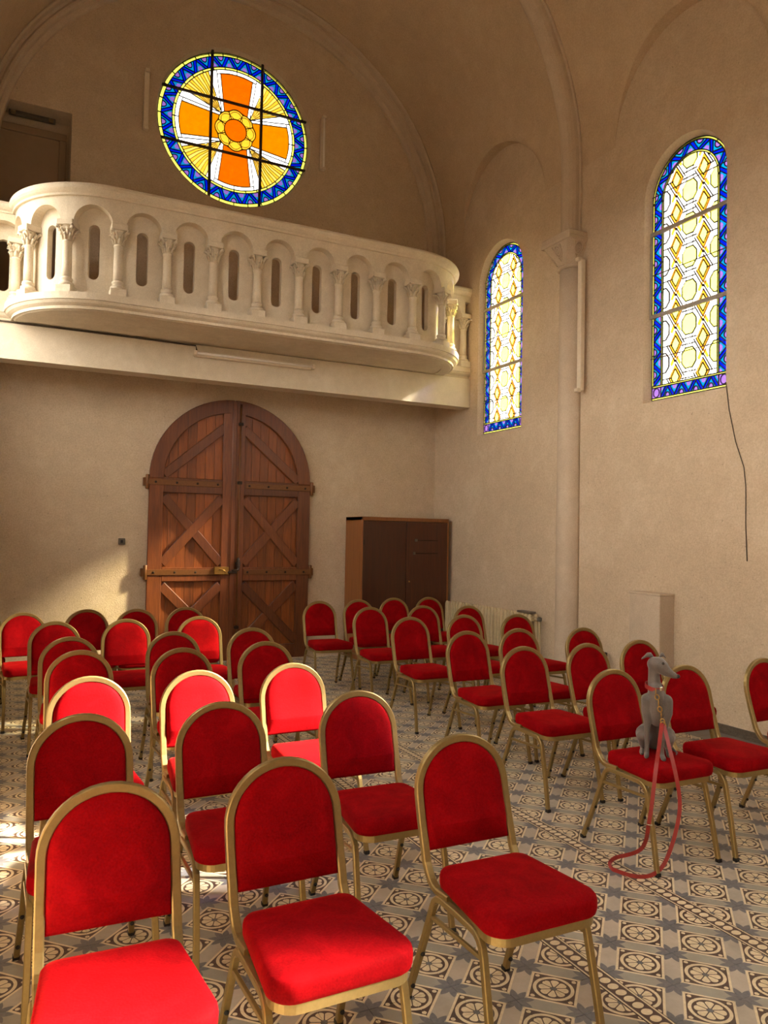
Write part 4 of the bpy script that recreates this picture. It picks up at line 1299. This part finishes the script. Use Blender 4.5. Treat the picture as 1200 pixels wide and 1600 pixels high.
chain(d, [(-.006, .002, .487, .040), (.014, .014, .490, .039), (.034, .024, .481, .032), (.054, .032, .463, .023), (.080, .038, .447, .017), (.100, .041, .437, .0135)])
chain(d, [(.012, .016, .468, .026), (.05, .03, .448, .018), (.09, .038, .432, .010)])          # jaw
for s_ in (-1, 1):
    if s_ < 0:
        fl_ = [(-.040, .010, .295, .036), (-.045, .012, .235, .029), (-.042, .02, .185, .020), (-.043, .03, .12, .0155), (-.042, .036, .06, .0125), (-.043, .045, .020, .013), (-.044, .068, .012, .014), (-.045, .080, .010, .011)]
    else:
        fl_ = [(.052, .010, .295, .036), (.058, .018, .235, .028), (.050, .03, .185, .020), (.040, .042, .12, .0150), (.030, .052, .06, .0125), (.034, .062, .020, .013), (.040, .084, .012, .014), (.044, .096, .010, .011)]
    chain(d, fl_)
    chain(d, [(s_ * .045, -.115, .085, .058), (s_ * .058, -.06, .098, .046), (s_ * .066, -.01, .092, .032), (s_ * .064, -.035, .055, .024), (s_ * .064, -.085, .026, .0165), (s_ * .066, -.05, .014, .014), (s_ * .068, -.005, .012, .0145), (s_ * .068, .012, .010, .012)])
chain(d, [(.0, -.165, .045, .016), (.03, -.175, .02, .011), (.085, -.14, .012, .008), (.11, -.07, .010, .006), (.105, -.02, .010, .004)])   # tail
body0 = d.build('body_tmp', M_FUR, None)
rm = body0.modifiers.new('remesh', 'REMESH'); rm.mode = 'VOXEL'; rm.voxel_size = .0042
smo = body0.modifiers.new('smooth', 'SMOOTH'); smo.factor = .5; smo.iterations = 6
bpy.context.view_layer.update()
dg = bpy.context.evaluated_depsgraph_get()
me = bpy.data.meshes.new_from_object(body0.evaluated_get(dg))
me.name = 'body'; me.polygons.foreach_set('use_smooth', [True] * len(me.polygons))
me.materials.clear(); me.materials.append(M_FUR)
bpy.data.objects.remove(body0)
body = inst('body', me, dog)
def at(r, f, z): return dp(r, f, z) - DB
for s_ in (-1, 1):           # folded ears
    e = MB(); R = []
    pth = [(-.010, -.010, .510, .016), (-.026, -.018, .531, .020), (-.046, -.014, .531, .018), (-.074, .002, .510, .004)] if s_ < 0 else [(.014, -.012, .516, .015), (.024, -.022, .534, .017), (.036, -.020, .538, .015), (.050, -.002, .522, .004)]
    for r, f, z, w in pth:
        c = at(r, f, z)
        R.append([c + DF * (w * cos(2 * pi * k / 8)) * .9 + Vector((0, 0, w * .7 * sin(2 * pi * k / 8))) for k in range(8)])
    e.rings(R, False, True, True).build('ear', M_FUR, dog)
for r, f, z in ((.036, .049, .499), (.050, .006, .498)):
    MB().ball(at(r, f, z), .0072, 10, 8).build('eye', M_EYE, dog)
MB().ball(at(.110, .042, .437), .0105, 10, 8).build('nose', M_NOSE, dog)
cl_ = MB(); cpts = []
for k in range(20):
    a = 2 * pi * k / 20
    cpts.append(at(-.008 + .046 * cos(a), .002 + .045 * sin(a), .368 - .010 * sin(a) - .006 * cos(a)))
cl_.sweep(cpts, [(-.002, -.011), (.002, -.011), (.002, .011), (-.002, .011)], closed=True)
co = cl_.build('collar', M_LEASH, dog)
MB().bbox(-.009, -.003, -.011, .009, .003, .011, .002).build('buckle', M_STEEL, co)
co.children[-1].location = at(.026, .038, .362)

# ------------------------------------------------------------------ leash
LP = [(3.106, 2.985, 0.727), (3.032, 2.93, 0.632), (2.955, 2.875, 0.543), (2.912, 2.86, 0.364), (2.902, 2.87, 0.269), (2.92, 2.9, 0.193), (2.95, 2.96, 0.118), (2.963, 3.03, 0.065), (2.941, 3.08, 0.036), (2.899, 3.1, 0.023), (2.855, 3.085, 0.012), (2.817, 3.03, 0.012), (2.823, 2.995, 0.011), (2.857, 2.92, 0.011), (2.928, 2.885, 0.014), (3.009, 2.88, 0.047), (3.052, 2.86, 0.155), (3.084, 2.85, 0.28), (3.092, 2.85, 0.375), (3.08, 2.865, 0.499), (3.089, 2.92, 0.629), (3.115, 2.98, 0.72)]
def smooth_path(P, k=5):
    P = [Vector(p) for p in P]; o = []
    for i in range(len(P) - 1):
        a, b, c, e = P[max(i - 1, 0)], P[i], P[i + 1], P[min(i + 2, len(P) - 1)]
        for j in range(k):
            t = j / k
            o.append(.5 * ((2 * b) + (c - a) * t + (2 * a - 5 * b + 4 * c - e) * t * t + (3 * b - a - 3 * c + e) * t ** 3))
    return o + [P[-1]]
lo = Vector((2.9, 2.9, 0))
ls = empty('leash', lo, 0, 'red leather leash hanging from the dog collar down to the tiled floor', 'leash')
MB().sweep([p - lo for p in smooth_path(LP)], [(-.0095, -.0016), (.0095, -.0016), (.0095, .0016), (-.0095, .0016)], upv=(-.72, -.69, .12)).build('strap', M_LEASH, ls)
def torus(mb, c, R, r, ax, n_=14):
    ax = Vector(ax).normalized(); s1 = ax.cross(Vector((0, .3, 1))).normalized(); s2 = ax.cross(s1)
    mb.tube([Vector(c) + s1 * R * cos(2 * pi * k / n_) + s2 * R * 1.4 * sin(2 * pi * k / n_) for k in range(n_)], r, 6, upv=ax, closed=True)
h = MB(); top_ = dp(.0, .052, .352); bot_ = Vector((3.112, 2.985, .735))
for i in range(6):
    t = i / 5; p = top_ + (bot_ - top_) * t - lo
    torus(h, p, .010, .0032, DF if i % 2 else DR)
torus(h, Vector((3.11, 2.98, .715)) - lo, .014, .003, DF)
h.build('snap_hook', M_BRASS, ls)
g2 = MB(); torus(g2, Vector((2.902, 2.865, .275)) - lo, .012, .0025, (.2, .1, 1)); g2.build('ring', M_STEEL, ls)
